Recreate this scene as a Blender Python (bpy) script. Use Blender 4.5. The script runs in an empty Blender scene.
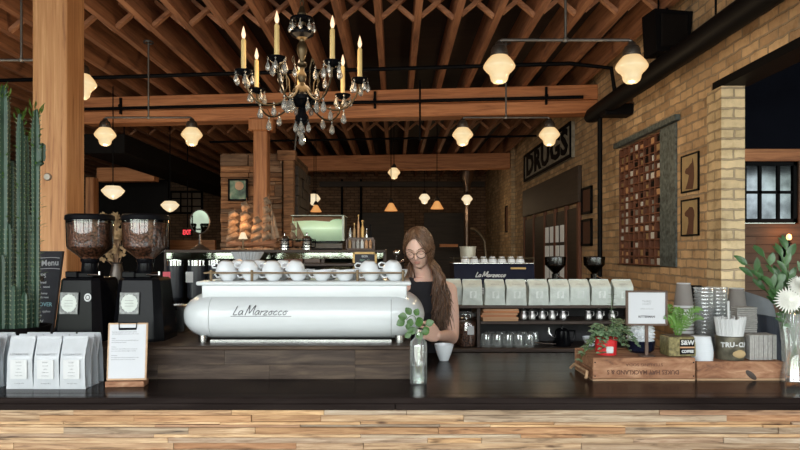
import bpy, bmesh, math, random
from mathutils import Vector, Matrix
random.seed(7)
PI = math.pi
C = bpy.context.scene.collection
F, CX, CY, EYE = 650.0, 395.0, 252.0, 1.6
def X(px, D): return (px - CX) * D / F
def Z(py, D): return EYE - (py - CY) * D / F

# ---------------------------------------------------------------- materials
MATS = {}
def nm(name):
    m = bpy.data.materials.new(name); m.use_nodes = True
    nt = m.node_tree; b = nt.nodes['Principled BSDF']
    MATS[name] = m
    return m, nt, b
def N(nt, typ, **kw):
    n = nt.nodes.new(typ)
    for k, v in kw.items():
        if k in n.inputs: n.inputs[k].default_value = v
        else: setattr(n, k, v)
    return n
def L(nt, a, b): nt.links.new(a, b)
def c4(c): return (c[0], c[1], c[2], 1)
def coords(nt, scale=(1, 1, 1), rnd=True):
    tc = N(nt, 'ShaderNodeTexCoord')
    mp = N(nt, 'ShaderNodeMapping'); mp.inputs['Scale'].default_value = scale
    L(nt, tc.outputs['Object'], mp.inputs['Vector'])
    if rnd:
        oi = N(nt, 'ShaderNodeObjectInfo')
        ml = N(nt, 'ShaderNodeMath', operation='MULTIPLY'); ml.inputs[1].default_value = 37.0
        L(nt, oi.outputs['Random'], ml.inputs[0])
        cb = N(nt, 'ShaderNodeCombineXYZ')
        for i in range(3): L(nt, ml.outputs[0], cb.inputs[i])
        L(nt, cb.outputs[0], mp.inputs['Location'])
    return mp.outputs['Vector']
def ramp(nt, fac, stops):
    r = N(nt, 'ShaderNodeValToRGB')
    e = r.color_ramp.elements
    while len(e) < len(stops): e.new(0.5)
    for k, (p, c) in enumerate(stops):
        e[k].position = p; e[k].color = c4(c)
    L(nt, fac, r.inputs['Fac'])
    return r.outputs['Color']
def bump(nt, b, h, strength=0.3, dist=0.01):
    bp = N(nt, 'ShaderNodeBump'); bp.inputs['Strength'].default_value = strength; bp.inputs['Distance'].default_value = dist
    L(nt, h, bp.inputs['Height']); L(nt, bp.outputs['Normal'], b.inputs['Normal'])
def plain(name, col, rough=0.5, metal=0.0, var=0.12, scale=12, spec=None, bmp=0.0, coat=0):
    m, nt, b = nm(name)
    b.inputs['Roughness'].default_value = rough; b.inputs['Metallic'].default_value = metal
    if spec is not None: b.inputs['Specular IOR Level'].default_value = spec
    if coat: b.inputs['Coat Weight'].default_value = coat; b.inputs['Coat Roughness'].default_value = 0.05
    n = N(nt, 'ShaderNodeTexNoise'); n.inputs['Scale'].default_value = scale; n.inputs['Detail'].default_value = 4
    L(nt, coords(nt), n.inputs['Vector'])
    lo = tuple(max(0, x * (1 - var)) for x in col); hi = tuple(min(1, x * (1 + var)) for x in col)
    L(nt, ramp(nt, n.outputs['Fac'], [(0.3, lo), (0.7, hi)]), b.inputs['Base Color'])
    if bmp: bump(nt, b, n.outputs['Fac'], bmp)
    return m
def wood(name, cols, axis='x', rough=0.6, gs=1.6, fs=22, bmp=0.25, island=0.0, grey=None, spec=None, knots=0):
    """grain along axis; cols dark->light; island>0: tone varies from board to board"""
    m, nt, b = nm(name)
    b.inputs['Roughness'].default_value = rough
    if spec is not None: b.inputs['Specular IOR Level'].default_value = spec
    s = {'x': (gs, fs, fs), 'y': (fs, gs, fs), 'z': (fs, fs, gs)}[axis]
    v = coords(nt, s)
    if island:
        ge = N(nt, 'ShaderNodeNewGeometry')
        ad = N(nt, 'ShaderNodeVectorMath', operation='ADD')
        ml = N(nt, 'ShaderNodeMath', operation='MULTIPLY'); ml.inputs[1].default_value = 91.0
        L(nt, ge.outputs['Random Per Island'], ml.inputs[0])
        L(nt, v, ad.inputs[0]); L(nt, ml.outputs[0], ad.inputs[1]); v = ad.outputs[0]
    n = N(nt, 'ShaderNodeTexNoise'); n.inputs['Scale'].default_value = 1.0; n.inputs['Detail'].default_value = 8
    n.inputs['Roughness'].default_value = 0.62; n.inputs['Distortion'].default_value = 0.6
    L(nt, v, n.inputs['Vector'])
    k = len(cols) - 1
    col = ramp(nt, n.outputs['Fac'], [(0.28 + 0.44 * i / k, c) for i, c in enumerate(cols)])
    if island:
        stops = grey or [(0, (0.55, 0.5, 0.45)), (0.3, (1, 1, 1)), (0.55, (0.75, 0.62, 0.5)), (0.8, (1.25, 1.2, 1.1)), (1, (0.8, 0.85, 0.9))]
        tint = ramp(nt, ge.outputs['Random Per Island'], stops)
        mx = N(nt, 'ShaderNodeMix', data_type='RGBA', blend_type='MULTIPLY'); mx.inputs[0].default_value = island
        L(nt, col, mx.inputs[6]); L(nt, tint, mx.inputs[7]); col = mx.outputs[2]
    if knots:
        kv = coords(nt, {'x': (6, 30, 30), 'y': (30, 6, 30), 'z': (30, 30, 6)}[axis]); kn = N(nt, 'ShaderNodeTexNoise'); kn.inputs['Scale'].default_value = 1; kn.inputs['Detail'].default_value = 3; L(nt, kv, kn.inputs['Vector'])
        kr = ramp(nt, kn.outputs['Fac'], [(0.0, (.12, .08, .06)), (0.27, (.16, .11, .08)), (0.36, (1, 1, 1)), (0.66, (1, 1, 1)), (0.80, (.62, .42, .28))])
        k2 = N(nt, 'ShaderNodeMix', data_type='RGBA', blend_type='MULTIPLY'); k2.inputs[0].default_value = knots
        L(nt, col, k2.inputs[6]); L(nt, kr, k2.inputs[7]); col = k2.outputs[2]
    L(nt, col, b.inputs['Base Color'])
    bump(nt, b, n.outputs['Fac'], bmp, 0.006)
    return m
def brick(name, c1, c2, mortar, bw=0.225, rh=0.077, rough=0.9):
    m, nt, b = nm(name); b.inputs['Roughness'].default_value = rough
    b.inputs['Specular IOR Level'].default_value = 0.15
    tc = N(nt, 'ShaderNodeTexCoord'); sp = N(nt, 'ShaderNodeSeparateXYZ'); L(nt, tc.outputs['Object'], sp.inputs[0])
    ge = N(nt, 'ShaderNodeNewGeometry'); sn = N(nt, 'ShaderNodeSeparateXYZ'); L(nt, ge.outputs['True Normal'], sn.inputs[0])
    ab = N(nt, 'ShaderNodeMath', operation='ABSOLUTE'); L(nt, sn.outputs[0], ab.inputs[0])
    gt = N(nt, 'ShaderNodeMath', operation='GREATER_THAN'); gt.inputs[1].default_value = 0.5; L(nt, ab.outputs[0], gt.inputs[0])
    mx = N(nt, 'ShaderNodeMix'); L(nt, gt.outputs[0], mx.inputs[0]); L(nt, sp.outputs[0], mx.inputs[2]); L(nt, sp.outputs[1], mx.inputs[3])
    cb = N(nt, 'ShaderNodeCombineXYZ'); L(nt, mx.outputs[0], cb.inputs[0]); L(nt, sp.outputs[2], cb.inputs[1])
    wn = N(nt, 'ShaderNodeTexNoise'); wn.inputs['Scale'].default_value = 9; wn.inputs['Detail'].default_value = 3
    L(nt, tc.outputs['Object'], wn.inputs['Vector'])
    sub = N(nt, 'ShaderNodeVectorMath', operation='SUBTRACT'); sub.inputs[1].default_value = (.5, .5, .5); L(nt, wn.outputs['Color'], sub.inputs[0])
    scl = N(nt, 'ShaderNodeVectorMath', operation='SCALE'); scl.inputs['Scale'].default_value = 0.034; L(nt, sub.outputs[0], scl.inputs[0])
    add = N(nt, 'ShaderNodeVectorMath', operation='ADD'); L(nt, cb.outputs[0], add.inputs[0]); L(nt, scl.outputs[0], add.inputs[1])
    br = N(nt, 'ShaderNodeTexBrick'); br.inputs['Scale'].default_value = 1
    br.inputs['Brick Width'].default_value = bw; br.inputs['Row Height'].default_value = rh
    br.inputs['Mortar Size'].default_value = 0.009; br.inputs['Mortar Smooth'].default_value = 0.35; br.inputs['Bias'].default_value = -0.1
    br.inputs['Color1'].default_value = c4(c1); br.inputs['Color2'].default_value = c4(c2); br.inputs['Mortar'].default_value = c4(mortar)
    L(nt, add.outputs[0], br.inputs['Vector'])
    n2 = N(nt, 'ShaderNodeTexNoise'); n2.inputs['Scale'].default_value = 5; n2.inputs['Detail'].default_value = 7; n2.inputs['Roughness'].default_value = .7
    L(nt, tc.outputs['Object'], n2.inputs['Vector'])
    t = ramp(nt, n2.outputs['Fac'], [(0.3, (0.62, 0.58, 0.52)), (0.5, (0.95, 0.95, 0.93)), (0.72, (1.2, 1.16, 1.08))])
    mm = N(nt, 'ShaderNodeMix', data_type='RGBA', blend_type='MULTIPLY'); mm.inputs[0].default_value = 1
    L(nt, br.outputs['Color'], mm.inputs[6]); L(nt, t, mm.inputs[7]); L(nt, mm.outputs[2], b.inputs['Base Color'])
    iv = N(nt, 'ShaderNodeMath', operation='SUBTRACT'); iv.inputs[0].default_value = 1; L(nt, br.outputs['Fac'], iv.inputs[1])
    ma = N(nt, 'ShaderNodeMath', operation='MULTIPLY_ADD'); ma.inputs[1].default_value = 0.35
    L(nt, n2.outputs['Fac'], ma.inputs[0]); L(nt, iv.outputs[0], ma.inputs[2])
    bump(nt, b, ma.outputs[0], 0.9, 0.014)
    return m
def glow(name, col, strength, rough=0.3, edge=None):
    m, nt, b = nm(name)
    b.inputs['Base Color'].default_value = c4(col); b.inputs['Roughness'].default_value = rough
    lw = N(nt, 'ShaderNodeLayerWeight'); lw.inputs['Blend'].default_value = 0.35
    n = N(nt, 'ShaderNodeTexNoise'); n.inputs['Scale'].default_value = 14; L(nt, coords(nt), n.inputs['Vector'])
    e = ramp(nt, n.outputs['Fac'], [(0.35, tuple(x * .9 for x in col)), (0.65, col)])
    if edge:
        mx = N(nt, 'ShaderNodeMix', data_type='RGBA'); L(nt, lw.outputs['Facing'], mx.inputs[0]); L(nt, e, mx.inputs[6]); mx.inputs[7].default_value = c4(edge); e = mx.outputs[2]
        b.inputs['Base Color'].default_value = (.02, .018, .015, 1)
    L(nt, e, b.inputs['Emission Color']); b.inputs['Emission Strength'].default_value = strength
    return m
def clear(name, tint=(1, 1, 1), amount=0.75, rough=0.03, gl=(1, 1, 1), spec_fac=1.35, refract_white=0):
    """thin clear glass or plastic: see-through with reflections at the edges"""
    m = bpy.data.materials.new(name); m.use_nodes = True; nt = m.node_tree; MATS[name] = m
    for n in list(nt.nodes): nt.nodes.remove(n)
    out = N(nt, 'ShaderNodeOutputMaterial'); tr = N(nt, 'ShaderNodeBsdfTransparent'); tr.inputs[0].default_value = c4(tint)
    g = N(nt, 'ShaderNodeBsdfGlossy'); g.inputs['Roughness'].default_value = rough; g.inputs['Color'].default_value = c4(gl)
    fr = N(nt, 'ShaderNodeFresnel'); fr.inputs['IOR'].default_value = spec_fac
    nz = N(nt, 'ShaderNodeTexNoise'); nz.inputs['Scale'].default_value = 6; L(nt, coords(nt), nz.inputs['Vector'])
    ma = N(nt, 'ShaderNodeMath', operation='MULTIPLY_ADD'); ma.inputs[1].default_value = 0.10; ma.inputs[2].default_value = (1 - amount) * .6
    L(nt, nz.outputs['Fac'], ma.inputs[0])
    ad = N(nt, 'ShaderNodeMath', operation='ADD'); ad.use_clamp = True
    L(nt, fr.outputs[0], ad.inputs[0]); L(nt, ma.outputs[0], ad.inputs[1])
    mx = N(nt, 'ShaderNodeMixShader'); L(nt, ad.outputs[0], mx.inputs[0]); L(nt, tr.outputs[0], mx.inputs[1]); L(nt, g.outputs[0], mx.inputs[2])
    last = mx.outputs[0]
    if refract_white:
        df = N(nt, 'ShaderNodeBsdfDiffuse'); df.inputs[0].default_value = (.8, .82, .8, 1); m2 = N(nt, 'ShaderNodeMixShader'); m2.inputs[0].default_value = refract_white  # whitish diffuse stands in for light refracted through the glass
        L(nt, last, m2.inputs[1]); L(nt, df.outputs[0], m2.inputs[2]); last = m2.outputs[0]
    L(nt, last, out.inputs['Surface'])
    return m
def beans(name):
    m, nt, b = nm(name); b.inputs['Roughness'].default_value = 0.35
    v = N(nt, 'ShaderNodeTexVoronoi'); v.inputs['Scale'].default_value = 95; L(nt, coords(nt), v.inputs['Vector'])
    col = ramp(nt, v.outputs['Distance'], [(0.0, (0.22, 0.105, 0.06)), (0.45, (0.13, 0.055, 0.032)), (0.75, (0.012, 0.006, 0.004))])
    L(nt, col, b.inputs['Base Color'])
    iv = N(nt, 'ShaderNodeMath', operation='SUBTRACT'); iv.inputs[0].default_value = 1; L(nt, v.outputs['Distance'], iv.inputs[1])
    bump(nt, b, iv.outputs[0], 0.8, 0.004)
    return m

# ---------------------------------------------------------------- geometry
class MB:
    def __init__(s): s.bm = bmesh.new()
    def _mi(s, fs, mi):
        for f in fs: f.material_index = mi
    def box(s, x0, x1, y0, y1, z0, z1, bev=0.0, rot=None, mi=0, seg=1):
        r = bmesh.ops.create_cube(s.bm, size=1.0); vs = r['verts']
        M = Matrix.Translation(((x0 + x1) / 2, (y0 + y1) / 2, (z0 + z1) / 2))
        if rot is not None: M = M @ (rot if isinstance(rot, Matrix) else Matrix.Rotation(rot, 4, 'Z'))
        M = M @ Matrix.Diagonal((abs(x1 - x0), abs(y1 - y0), abs(z1 - z0), 1))
        bmesh.ops.transform(s.bm, matrix=M, verts=vs)
        es = list({e for v in vs for e in v.link_edges}); fs = list({f for v in vs for f in v.link_faces}); s._mi(fs, mi)
        if bev > 0:
            r = bmesh.ops.bevel(s.bm, geom=es, offset=bev, segments=seg, affect='EDGES', profile=0.5)
            s._mi(r['faces'], mi)
        return s
    def bar(s, p0, p1, w, h, bev=0, mi=0, up=(0, 0, 1)):
        """rectangular bar between two points"""
        p0, p1 = Vector(p0), Vector(p1); d = p1 - p0; l = d.length; d.normalize()
        u = Vector(up)
        if abs(d.dot(u)) > 0.99: u = Vector((0, 1, 0))
        sx = d.cross(u).normalized(); uz = sx.cross(d)
        R = Matrix((sx, d, uz)).transposed().to_4x4()
        c = (p0 + p1) / 2
        r = bmesh.ops.create_cube(s.bm, size=1.0)
        bmesh.ops.transform(s.bm, matrix=Matrix.Translation(c) @ R @ Matrix.Diagonal((w, l, h, 1)), verts=r['verts'])
        fs = list({f for v in r['verts'] for f in v.link_faces}); s._mi(fs, mi)
        if bev: s._mi(bmesh.ops.bevel(s.bm, geom=list({e for v in r['verts'] for e in v.link_edges}), offset=bev, segments=1, affect='EDGES')['faces'], mi)
        return s
    def lathe(s, prof, c=(0, 0, 0), n=24, M=None, mi=0, flute=None):
        """prof: list of (r, z); revolve about z through c; flute=(count, depth)"""
        rings = []
        for (r, z) in prof:
            if r <= 1e-6: rings.append([s.bm.verts.new((0, 0, z))])
            else:
                ring = []
                for k in range(n):
                    a = 2 * PI * k / n
                    rr = r * (1 + (flute[1] * math.cos(flute[0] * a) if flute else 0))
                    ring.append(s.bm.verts.new((rr * math.cos(a), rr * math.sin(a), z)))
                rings.append(ring)
        fs = []
        for A, B in zip(rings, rings[1:]):
            for k in range(n):
                k2 = (k + 1) % n
                if len(A) == 1 and len(B) == 1: continue
                if len(A) == 1: fs.append(s.bm.faces.new((A[0], B[k2], B[k])))
                elif len(B) == 1: fs.append(s.bm.faces.new((A[k], A[k2], B[0])))
                else: fs.append(s.bm.faces.new((A[k], A[k2], B[k2], B[k])))
        if len(rings[0]) > 1 and False: pass
        s._mi(fs, mi)
        T = Matrix.Translation(c) @ (M if M is not None else Matrix.Identity(4))
        bmesh.ops.transform(s.bm, matrix=T, verts=[v for r in rings for v in r])
        return s
    def cyl(s, p0, p1, r0, r1=None, n=14, mi=0):
        return s.tube([p0, p1], [r0, r0 if r1 is None else r1], n, mi)
    def tube(s, pts, rad, n=8, mi=0, cap=True, flat=None):
        pts = [Vector(p) for p in pts]
        if not isinstance(rad, (list, tuple)): rad = [rad] * len(pts)
        rings = []; prev = None
        for i, p in enumerate(pts):
            if i == 0: d = pts[1] - p
            elif i == len(pts) - 1: d = p - pts[i - 1]
            else: d = (pts[i + 1] - p).normalized() + (p - pts[i - 1]).normalized()
            if d.length < 1e-9: d = Vector((0, 0, 1))
            d.normalize()
            if prev is None:
                a = Vector((0, 0, 1)) if abs(d.z) < 0.9 else Vector((1, 0, 0))
                u = d.cross(a).normalized()
            else:
                u = (prev - d * prev.dot(d))
                u = u.normalized() if u.length > 1e-6 else d.orthogonal().normalized()
            prev = u; v = d.cross(u)
            fl = flat or 1.0
            rings.append([s.bm.verts.new(p + (u * math.cos(2 * PI * k / n) + v * math.sin(2 * PI * k / n) * fl) * max(rad[i], 1e-5)) for k in range(n)])
        fs = []
        for A, B in zip(rings, rings[1:]):
            for k in range(n): fs.append(s.bm.faces.new((A[k], A[(k + 1) % n], B[(k + 1) % n], B[k])))
        if cap:
            fs.append(s.bm.faces.new(list(reversed(rings[0])))); fs.append(s.bm.faces.new(rings[-1]))
        s._mi(fs, mi)
        return s
    def ball(s, c, r, M=None, u=12, v=8, mi=0):
        rr = r if isinstance(r, (tuple, list)) else (r, r, r)
        g = bmesh.ops.create_uvsphere(s.bm, u_segments=u, v_segments=v, radius=1)
        bmesh.ops.transform(s.bm, matrix=Matrix.Translation(c) @ (M or Matrix.Identity(4)) @ Matrix.Diagonal((rr[0], rr[1], rr[2], 1)), verts=g['verts'])
        s._mi(list({f for q in g['verts'] for f in q.link_faces}), mi)
        return s
    def poly(s, pts, mi=0):
        s._mi([s.bm.faces.new([s.bm.verts.new(p) for p in pts])], mi); return s
    def prism(s, pts2, a, b, plane='xz', mi=0):
        """extruded outline; plane xz: pts (x,z), extruded in y from a to b"""
        f3 = {'xz': lambda p, t: (p[0], t, p[1]), 'yz': lambda p, t: (t, p[0], p[1]), 'xy': lambda p, t: (p[0], p[1], t)}[plane]
        A = [s.bm.verts.new(f3(p, a)) for p in pts2]; B = [s.bm.verts.new(f3(p, b)) for p in pts2]
        n = len(pts2); fs = [s.bm.faces.new(A), s.bm.faces.new(list(reversed(B)))]
        for k in range(n): fs.append(s.bm.faces.new((A[k], B[k], B[(k + 1) % n], A[(k + 1) % n])))
        s._mi(fs, mi); return s
    def grid(s, fn, nu, nv, closeu=False, mi=0):
        V = [[s.bm.verts.new(fn(i / nu, j / nv)) for j in range(nv + 1)] for i in range(nu + (0 if closeu else 1))]
        fs = []
        for i in range(nu):
            i2 = (i + 1) % len(V)
            for j in range(nv):
                try: fs.append(s.bm.faces.new((V[i][j], V[i2][j], V[i2][j + 1], V[i][j + 1])))
                except ValueError: pass
        s._mi(fs, mi); return s
    def leaf(s, p, d, l, w, up=(0, 0, 1), fold=0.25, droop=0.2, mi=0, n=4):
        p, d = Vector(p), Vector(d).normalized(); sd = d.cross(Vector(up))
        sd = sd.normalized() if sd.length > 1e-4 else Vector((1, 0, 0)); nn = sd.cross(d)
        mid, le, ri = [], [], []
        for i in range(n + 1):
            t = i / n; q = p + d * l * t - nn * droop * l * t * t
            ww = w * .5 * math.sin(PI * min(1, t * .93 + .04)) ** .8
            mid.append(s.bm.verts.new(q)); le.append(s.bm.verts.new(q - sd * ww + nn * fold * ww)); ri.append(s.bm.verts.new(q + sd * ww + nn * fold * ww))
        fs = []
        for i in range(n):
            fs.append(s.bm.faces.new((mid[i], mid[i + 1], le[i + 1], le[i]))); fs.append(s.bm.faces.new((ri[i], ri[i + 1], mid[i + 1], mid[i])))
        s._mi(fs, mi); return s
    def add(s, me, M=None):
        n0 = len(s.bm.verts); s.bm.from_mesh(me); s.bm.verts.ensure_lookup_table()
        if M is not None: bmesh.ops.transform(s.bm, matrix=M, verts=s.bm.verts[n0:])
        return s
    def xf(s, M): bmesh.ops.transform(s.bm, matrix=M, verts=s.bm.verts[:]); return s
    def build(s, name, mat, parent=None, smooth=35, loc=None, rot=None, label=None, fixn=True):
        bm = s.bm
        if fixn: bmesh.ops.recalc_face_normals(bm, faces=bm.faces[:])
        if smooth:
            for f in bm.faces: f.smooth = True
            lim = math.radians(smooth)
            for e in bm.edges:
                if len(e.link_faces) == 2 and e.calc_face_angle(0) > lim: e.smooth = False
        me = bpy.data.meshes.new(name); bm.to_mesh(me); bm.free()
        for m in (mat if isinstance(mat, (list, tuple)) else [mat]): me.materials.append(m)
        o = bpy.data.objects.new(name, me); C.objects.link(o)
        if parent is not None: o.parent = parent
        if loc is not None: o.location = loc
        if rot is not None: o.rotation_euler = rot
        if label: o['label'] = label
        return o
def thing(name, label, cat, loc=(0, 0, 0), rotz=0, group=None):
    o = bpy.data.objects.new(name, None); C.objects.link(o); o.empty_display_size = .05
    o.location = loc; o.rotation_euler = (0, 0, rotz); o['label'] = label; o['category'] = cat
    if group: o['group'] = group
    return o
def tag(o, label, cat, group=None, kind=None):
    o['label'] = label; o['category'] = cat
    if group: o['group'] = group
    if kind: o['kind'] = kind
    return o
def struct(o, label=None):
    o['kind'] = 'structure'
    if label: o['label'] = label
    return o
def kids(o): return [c for c in C.objects if c.parent == o]
def dup(o, loc=None, rotz=None, label=None, parent=None, group=None, scale=None):
    r = o.copy(); C.objects.link(r)
    if loc is not None: r.location = loc
    if rotz is not None: r.rotation_euler = (r.rotation_euler[0], r.rotation_euler[1], rotz)
    if scale: r.scale = (scale,) * 3
    if label: r['label'] = label
    if group: r['group'] = group
    if parent is not None: r.parent = parent
    for c in kids(o): dup(c, parent=r)
    return r
_tc = {}
def text(name, body, size, mat, parent, loc, rot=(PI / 2, 0, 0), align='CENTER', bold=0.0, ext=0.0004, sx=1.0, space=1.0, label=None):
    cu = bpy.data.curves.new('t', 'FONT'); cu.body = body; cu.size = size; cu.align_x = align; cu.align_y = 'CENTER'
    cu.extrude = ext; cu.offset = bold; cu.space_character = space; cu.resolution_u = 2
    t = bpy.data.objects.new('t', cu); C.objects.link(t)
    dg = bpy.context.evaluated_depsgraph_get(); me = bpy.data.meshes.new_from_object(t.evaluated_get(dg))
    bpy.data.objects.remove(t); bpy.data.curves.remove(cu)
    for v in me.vertices: v.co.x *= sx
    me.materials.clear(); me.materials.append(mat); me.name = name
    o = bpy.data.objects.new(name, me); C.objects.link(o); o.parent = parent; o.location = loc; o.rotation_euler = rot
    if label: o['label'] = label
    return o
def bez(p0, p1, p2, p3, n=10):
    p0, p1, p2, p3 = map(Vector, (p0, p1, p2, p3)); out = []
    for i in range(n + 1):
        t = i / n; out.append(p0 * (1 - t) ** 3 + p1 * 3 * t * (1 - t) ** 2 + p2 * 3 * t * t * (1 - t) + p3 * t ** 3)
    return out

# ---------------------------------------------------------------- palette
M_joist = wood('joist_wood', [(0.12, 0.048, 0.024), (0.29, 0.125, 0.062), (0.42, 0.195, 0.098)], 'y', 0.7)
M_brace = wood('brace_wood', [(0.20, 0.09, 0.05), (0.36, 0.17, 0.09), (0.50, 0.26, 0.14)], 'x', 0.7)
M_beam = wood('beam_wood', [(0.24, 0.085, 0.033), (0.50, 0.195, 0.078), (0.64, 0.285, 0.125)], 'x', 0.65)
M_post = wood('post_wood', [(0.22, 0.08, 0.025), (0.50, 0.225, 0.085), (0.58, 0.29, 0.12), (0.74, 0.42, 0.20)], 'z', 0.6, gs=1.6, fs=30, bmp=.4)
M_rpost = wood('reddish_post_wood', [(0.20, 0.07, 0.028), (0.42, 0.165, 0.062), (0.55, 0.25, 0.11)], 'z', 0.6, gs=1.6, fs=28)
M_sail = plain('tan_sailcloth', (0.19, 0.13, 0.085), 0.85, var=.5, scale=30)
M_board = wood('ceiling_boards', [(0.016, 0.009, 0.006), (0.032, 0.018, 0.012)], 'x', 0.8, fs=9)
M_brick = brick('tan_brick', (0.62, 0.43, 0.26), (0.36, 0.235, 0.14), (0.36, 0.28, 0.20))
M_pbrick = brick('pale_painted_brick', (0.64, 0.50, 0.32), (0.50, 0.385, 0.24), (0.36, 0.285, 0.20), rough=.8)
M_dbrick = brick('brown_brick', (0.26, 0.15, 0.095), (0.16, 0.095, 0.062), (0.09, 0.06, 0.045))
M_black = plain('black_iron', (0.004, 0.004, 0.005), 0.55, 0, spec=.06)
M_gblack = plain('gloss_black', (0.004, 0.004, 0.005), 0.16, 0, spec=0.07)
M_dark = plain('dark_paint', (0.007, 0.006, 0.006), 0.6, spec=.06)
M_pipe = plain('steel_pipe', (0.16, 0.15, 0.14), 0.4, 0.85)
M_cap = plain('bronze_cap', (0.10, 0.085, 0.075), 0.4, 0.8)
M_steel = plain('steel', (0.55, 0.55, 0.54), 0.22, 1.0)
M_chrome = plain('chrome', (0.75, 0.75, 0.76), 0.08, 1.0, var=.03)
M_brass = plain('brass', (0.16, 0.11, 0.06), 0.5, 0.5)
M_abrass = plain('aged_brass', (0.085, 0.062, 0.035), 0.35, 0.8)
M_white = plain('white_enamel', (0.56, 0.59, 0.60), 0.18, 0, var=.015, spec=.35)
M_china = plain('white_china', (0.66, 0.69, 0.72), 0.12, 0, var=.02)
M_bag = plain('white_paper_foil', (0.43, 0.45, 0.47), 0.42, 0, var=.05, scale=20)
M_bagside = plain('silver_foil_gusset', (0.40, 0.44, 0.48), 0.3, 0.35, var=.12)
M_sage = plain('pale_sage_bag', (0.49, 0.53, 0.49), 0.5, 0, var=.10, scale=22, bmp=.7)
M_paper = plain('white_paper', (0.52, 0.535, 0.56), 0.8, 0, var=.015)
M_ink = plain('grey_ink', (0.28, 0.29, 0.31), 0.8)
M_dink = plain('dark_ink', (0.05, 0.05, 0.055), 0.7)
M_lab = plain('label_white', (0.52, 0.53, 0.53), 0.6, 0, var=.02)
M_counter = wood('stained_countertop', [(0.006, 0.004, 0.004), (0.014, 0.010, 0.009), (0.028, 0.021, 0.019)], 'x', 0.20, gs=1.2, fs=14, bmp=.05, spec=.04)
M_riser = wood('weathered_riser_wood', [(0.018, 0.012, 0.010), (0.055, 0.040, 0.032), (0.11, 0.082, 0.06)], 'x', 0.55, spec=.15, gs=3.5, fs=34, island=.6)
M_reclaim = wood('reclaimed_strips', [(0.06, 0.038, 0.022), (0.26, 0.17, 0.10), (0.38, 0.275, 0.175), (0.50, 0.40, 0.29)], 'x', 0.75, knots=.9, gs=5.0, fs=70, bmp=.5, island=.9,
    grey=[(0, (0.62, 0.66, 0.74)), (0.16, (1.45, 1.22, 0.92)), (0.32, (0.78, 0.90, 1.06)), (0.46, (1.4, 1.12, 0.82)), (0.58, (0.85, 0.55, 0.38)), (0.70, (1.05, 1.18, 1.35)), (0.84, (1.5, 1.3, 1.0)), (1, (0.95, 0.70, 0.48))])
M_clad = wood('stacked_cladding', [(0.08, 0.045, 0.03), (0.26, 0.145, 0.085), (0.44, 0.28, 0.18)], 'x', 0.8, gs=3, fs=26, bmp=.5, island=1.0, knots=.7,
    grey=[(0, (.5, .48, .46)), (.2, (1.1, .85, .62)), (.4, (.62, .62, .62)), (.6, (1.25, 1.0, .75)), (.8, (.75, .6, .48)), (1, (1.0, 1.0, 1.0))])
M_crate = wood('crate_wood', [(0.05, 0.02, 0.012), (0.22, 0.095, 0.045), (0.30, 0.15, 0.08), (0.46, 0.27, 0.16)], 'x', 0.75, gs=9, fs=28, bmp=.5)
M_crateL = wood('crate_pale_edge', [(0.30, 0.17, 0.09), (0.50, 0.33, 0.19)], 'x', 0.7, gs=3, fs=30)
M_oak = wood('light_oak', [(0.36, 0.22, 0.12), (0.52, 0.34, 0.2)], 'x', 0.5, gs=3, fs=30)
M_walnut = wood('walnut', [(0.06, 0.035, 0.024), (0.12, 0.07, 0.048)], 'x', 0.5, gs=3, fs=30)
M_redwood = wood('red_brown_wood', [(0.09, 0.03, 0.016), (0.2, 0.075, 0.038)], 'z', 0.6)
M_dwood = wood('dark_wood', [(0.025, 0.015, 0.01), (0.06, 0.036, 0.024)], 'x', 0.6)
M_plankw = wood('plank_wall_wood', [(0.07, 0.035, 0.02), (0.15, 0.08, 0.045)], 'x', 0.7, gs=1.5, fs=18, island=.6)
M_cork = wood('orange_board', [(0.34, 0.17, 0.08), (0.55, 0.32, 0.17)], 'x', 0.6, gs=3, fs=40)
M_glass = clear('clear_glass', (0.97, 0.99, 0.98), .9, refract_white=.10)
M_plastic = clear('clear_cup_plastic', (0.90, 0.92, 0.94), .9, .2, refract_white=.22)
M_crystal = clear('cut_crystal', (0.72, 0.70, 0.68), .75, .08, (.9, .86, .8), 1.5, refract_white=.16)
M_hop = clear('hopper_plastic', (0.95, 0.92, 0.88), .93, .06)
M_water = clear('water', (0.86, 0.92, 0.88), .85, .02)
M_beans = beans('coffee_beans')
M_shade = glow('lamp_milk_glass', (1.0, 0.80, 0.46), 1.0, edge=(.80, .42, .14))
M_shade2 = glow('lamp_cream_glass', (1.0, 0.86, 0.60), 1.0, edge=(.85, .55, .25))
M_amber = glow('lamp_amber_glass', (0.95, 0.46, 0.15), 0.9, edge=(.55, .16, .03))
M_flame = glow('bulb_glow', (1.0, 0.80, 0.55), 1.5, edge=(.9, .45, .18))
M_candle = plain('candle_sleeve', (0.72, 0.52, 0.22), 0.5)
M_leaf = plain('leaf_green', (0.04, 0.105, 0.018), 0.4, var=.4, scale=30)
M_fern = plain('fern_green', (0.09, 0.20, 0.03), 0.45, var=.35, scale=30)
M_dleaf = plain('dark_leaf', (0.045, 0.11, 0.035), 0.35, var=.35, scale=20)
M_vleaf = plain('variegated_leaf', (0.13, 0.20, 0.11), 0.45, var=.6, scale=60)
M_cactus = plain('cactus_skin', (0.022, 0.055, 0.032), 0.5, var=.3, scale=10)
M_cacti = plain('cactus_tip', (0.16, 0.27, 0.06), 0.5, var=.25)
M_spine = plain('cactus_rib_edge', (0.20, 0.22, 0.13), 0.7)
M_red = plain('red_tin', (0.55, 0.02, 0.025), 0.3)
M_navy = plain('navy_enamel', (0.006, 0.008, 0.020), 0.2, spec=.2)
M_mint = plain('mint_enamel', (0.60, 0.80, 0.55), 0.3, 0.0, var=.08, scale=4, coat=.3)
M_slate = plain('slate_board', (0.035, 0.036, 0.045), 0.75, var=.25)
M_chalk = plain('chalk', (0.62, 0.64, 0.66), 0.9)
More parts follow.
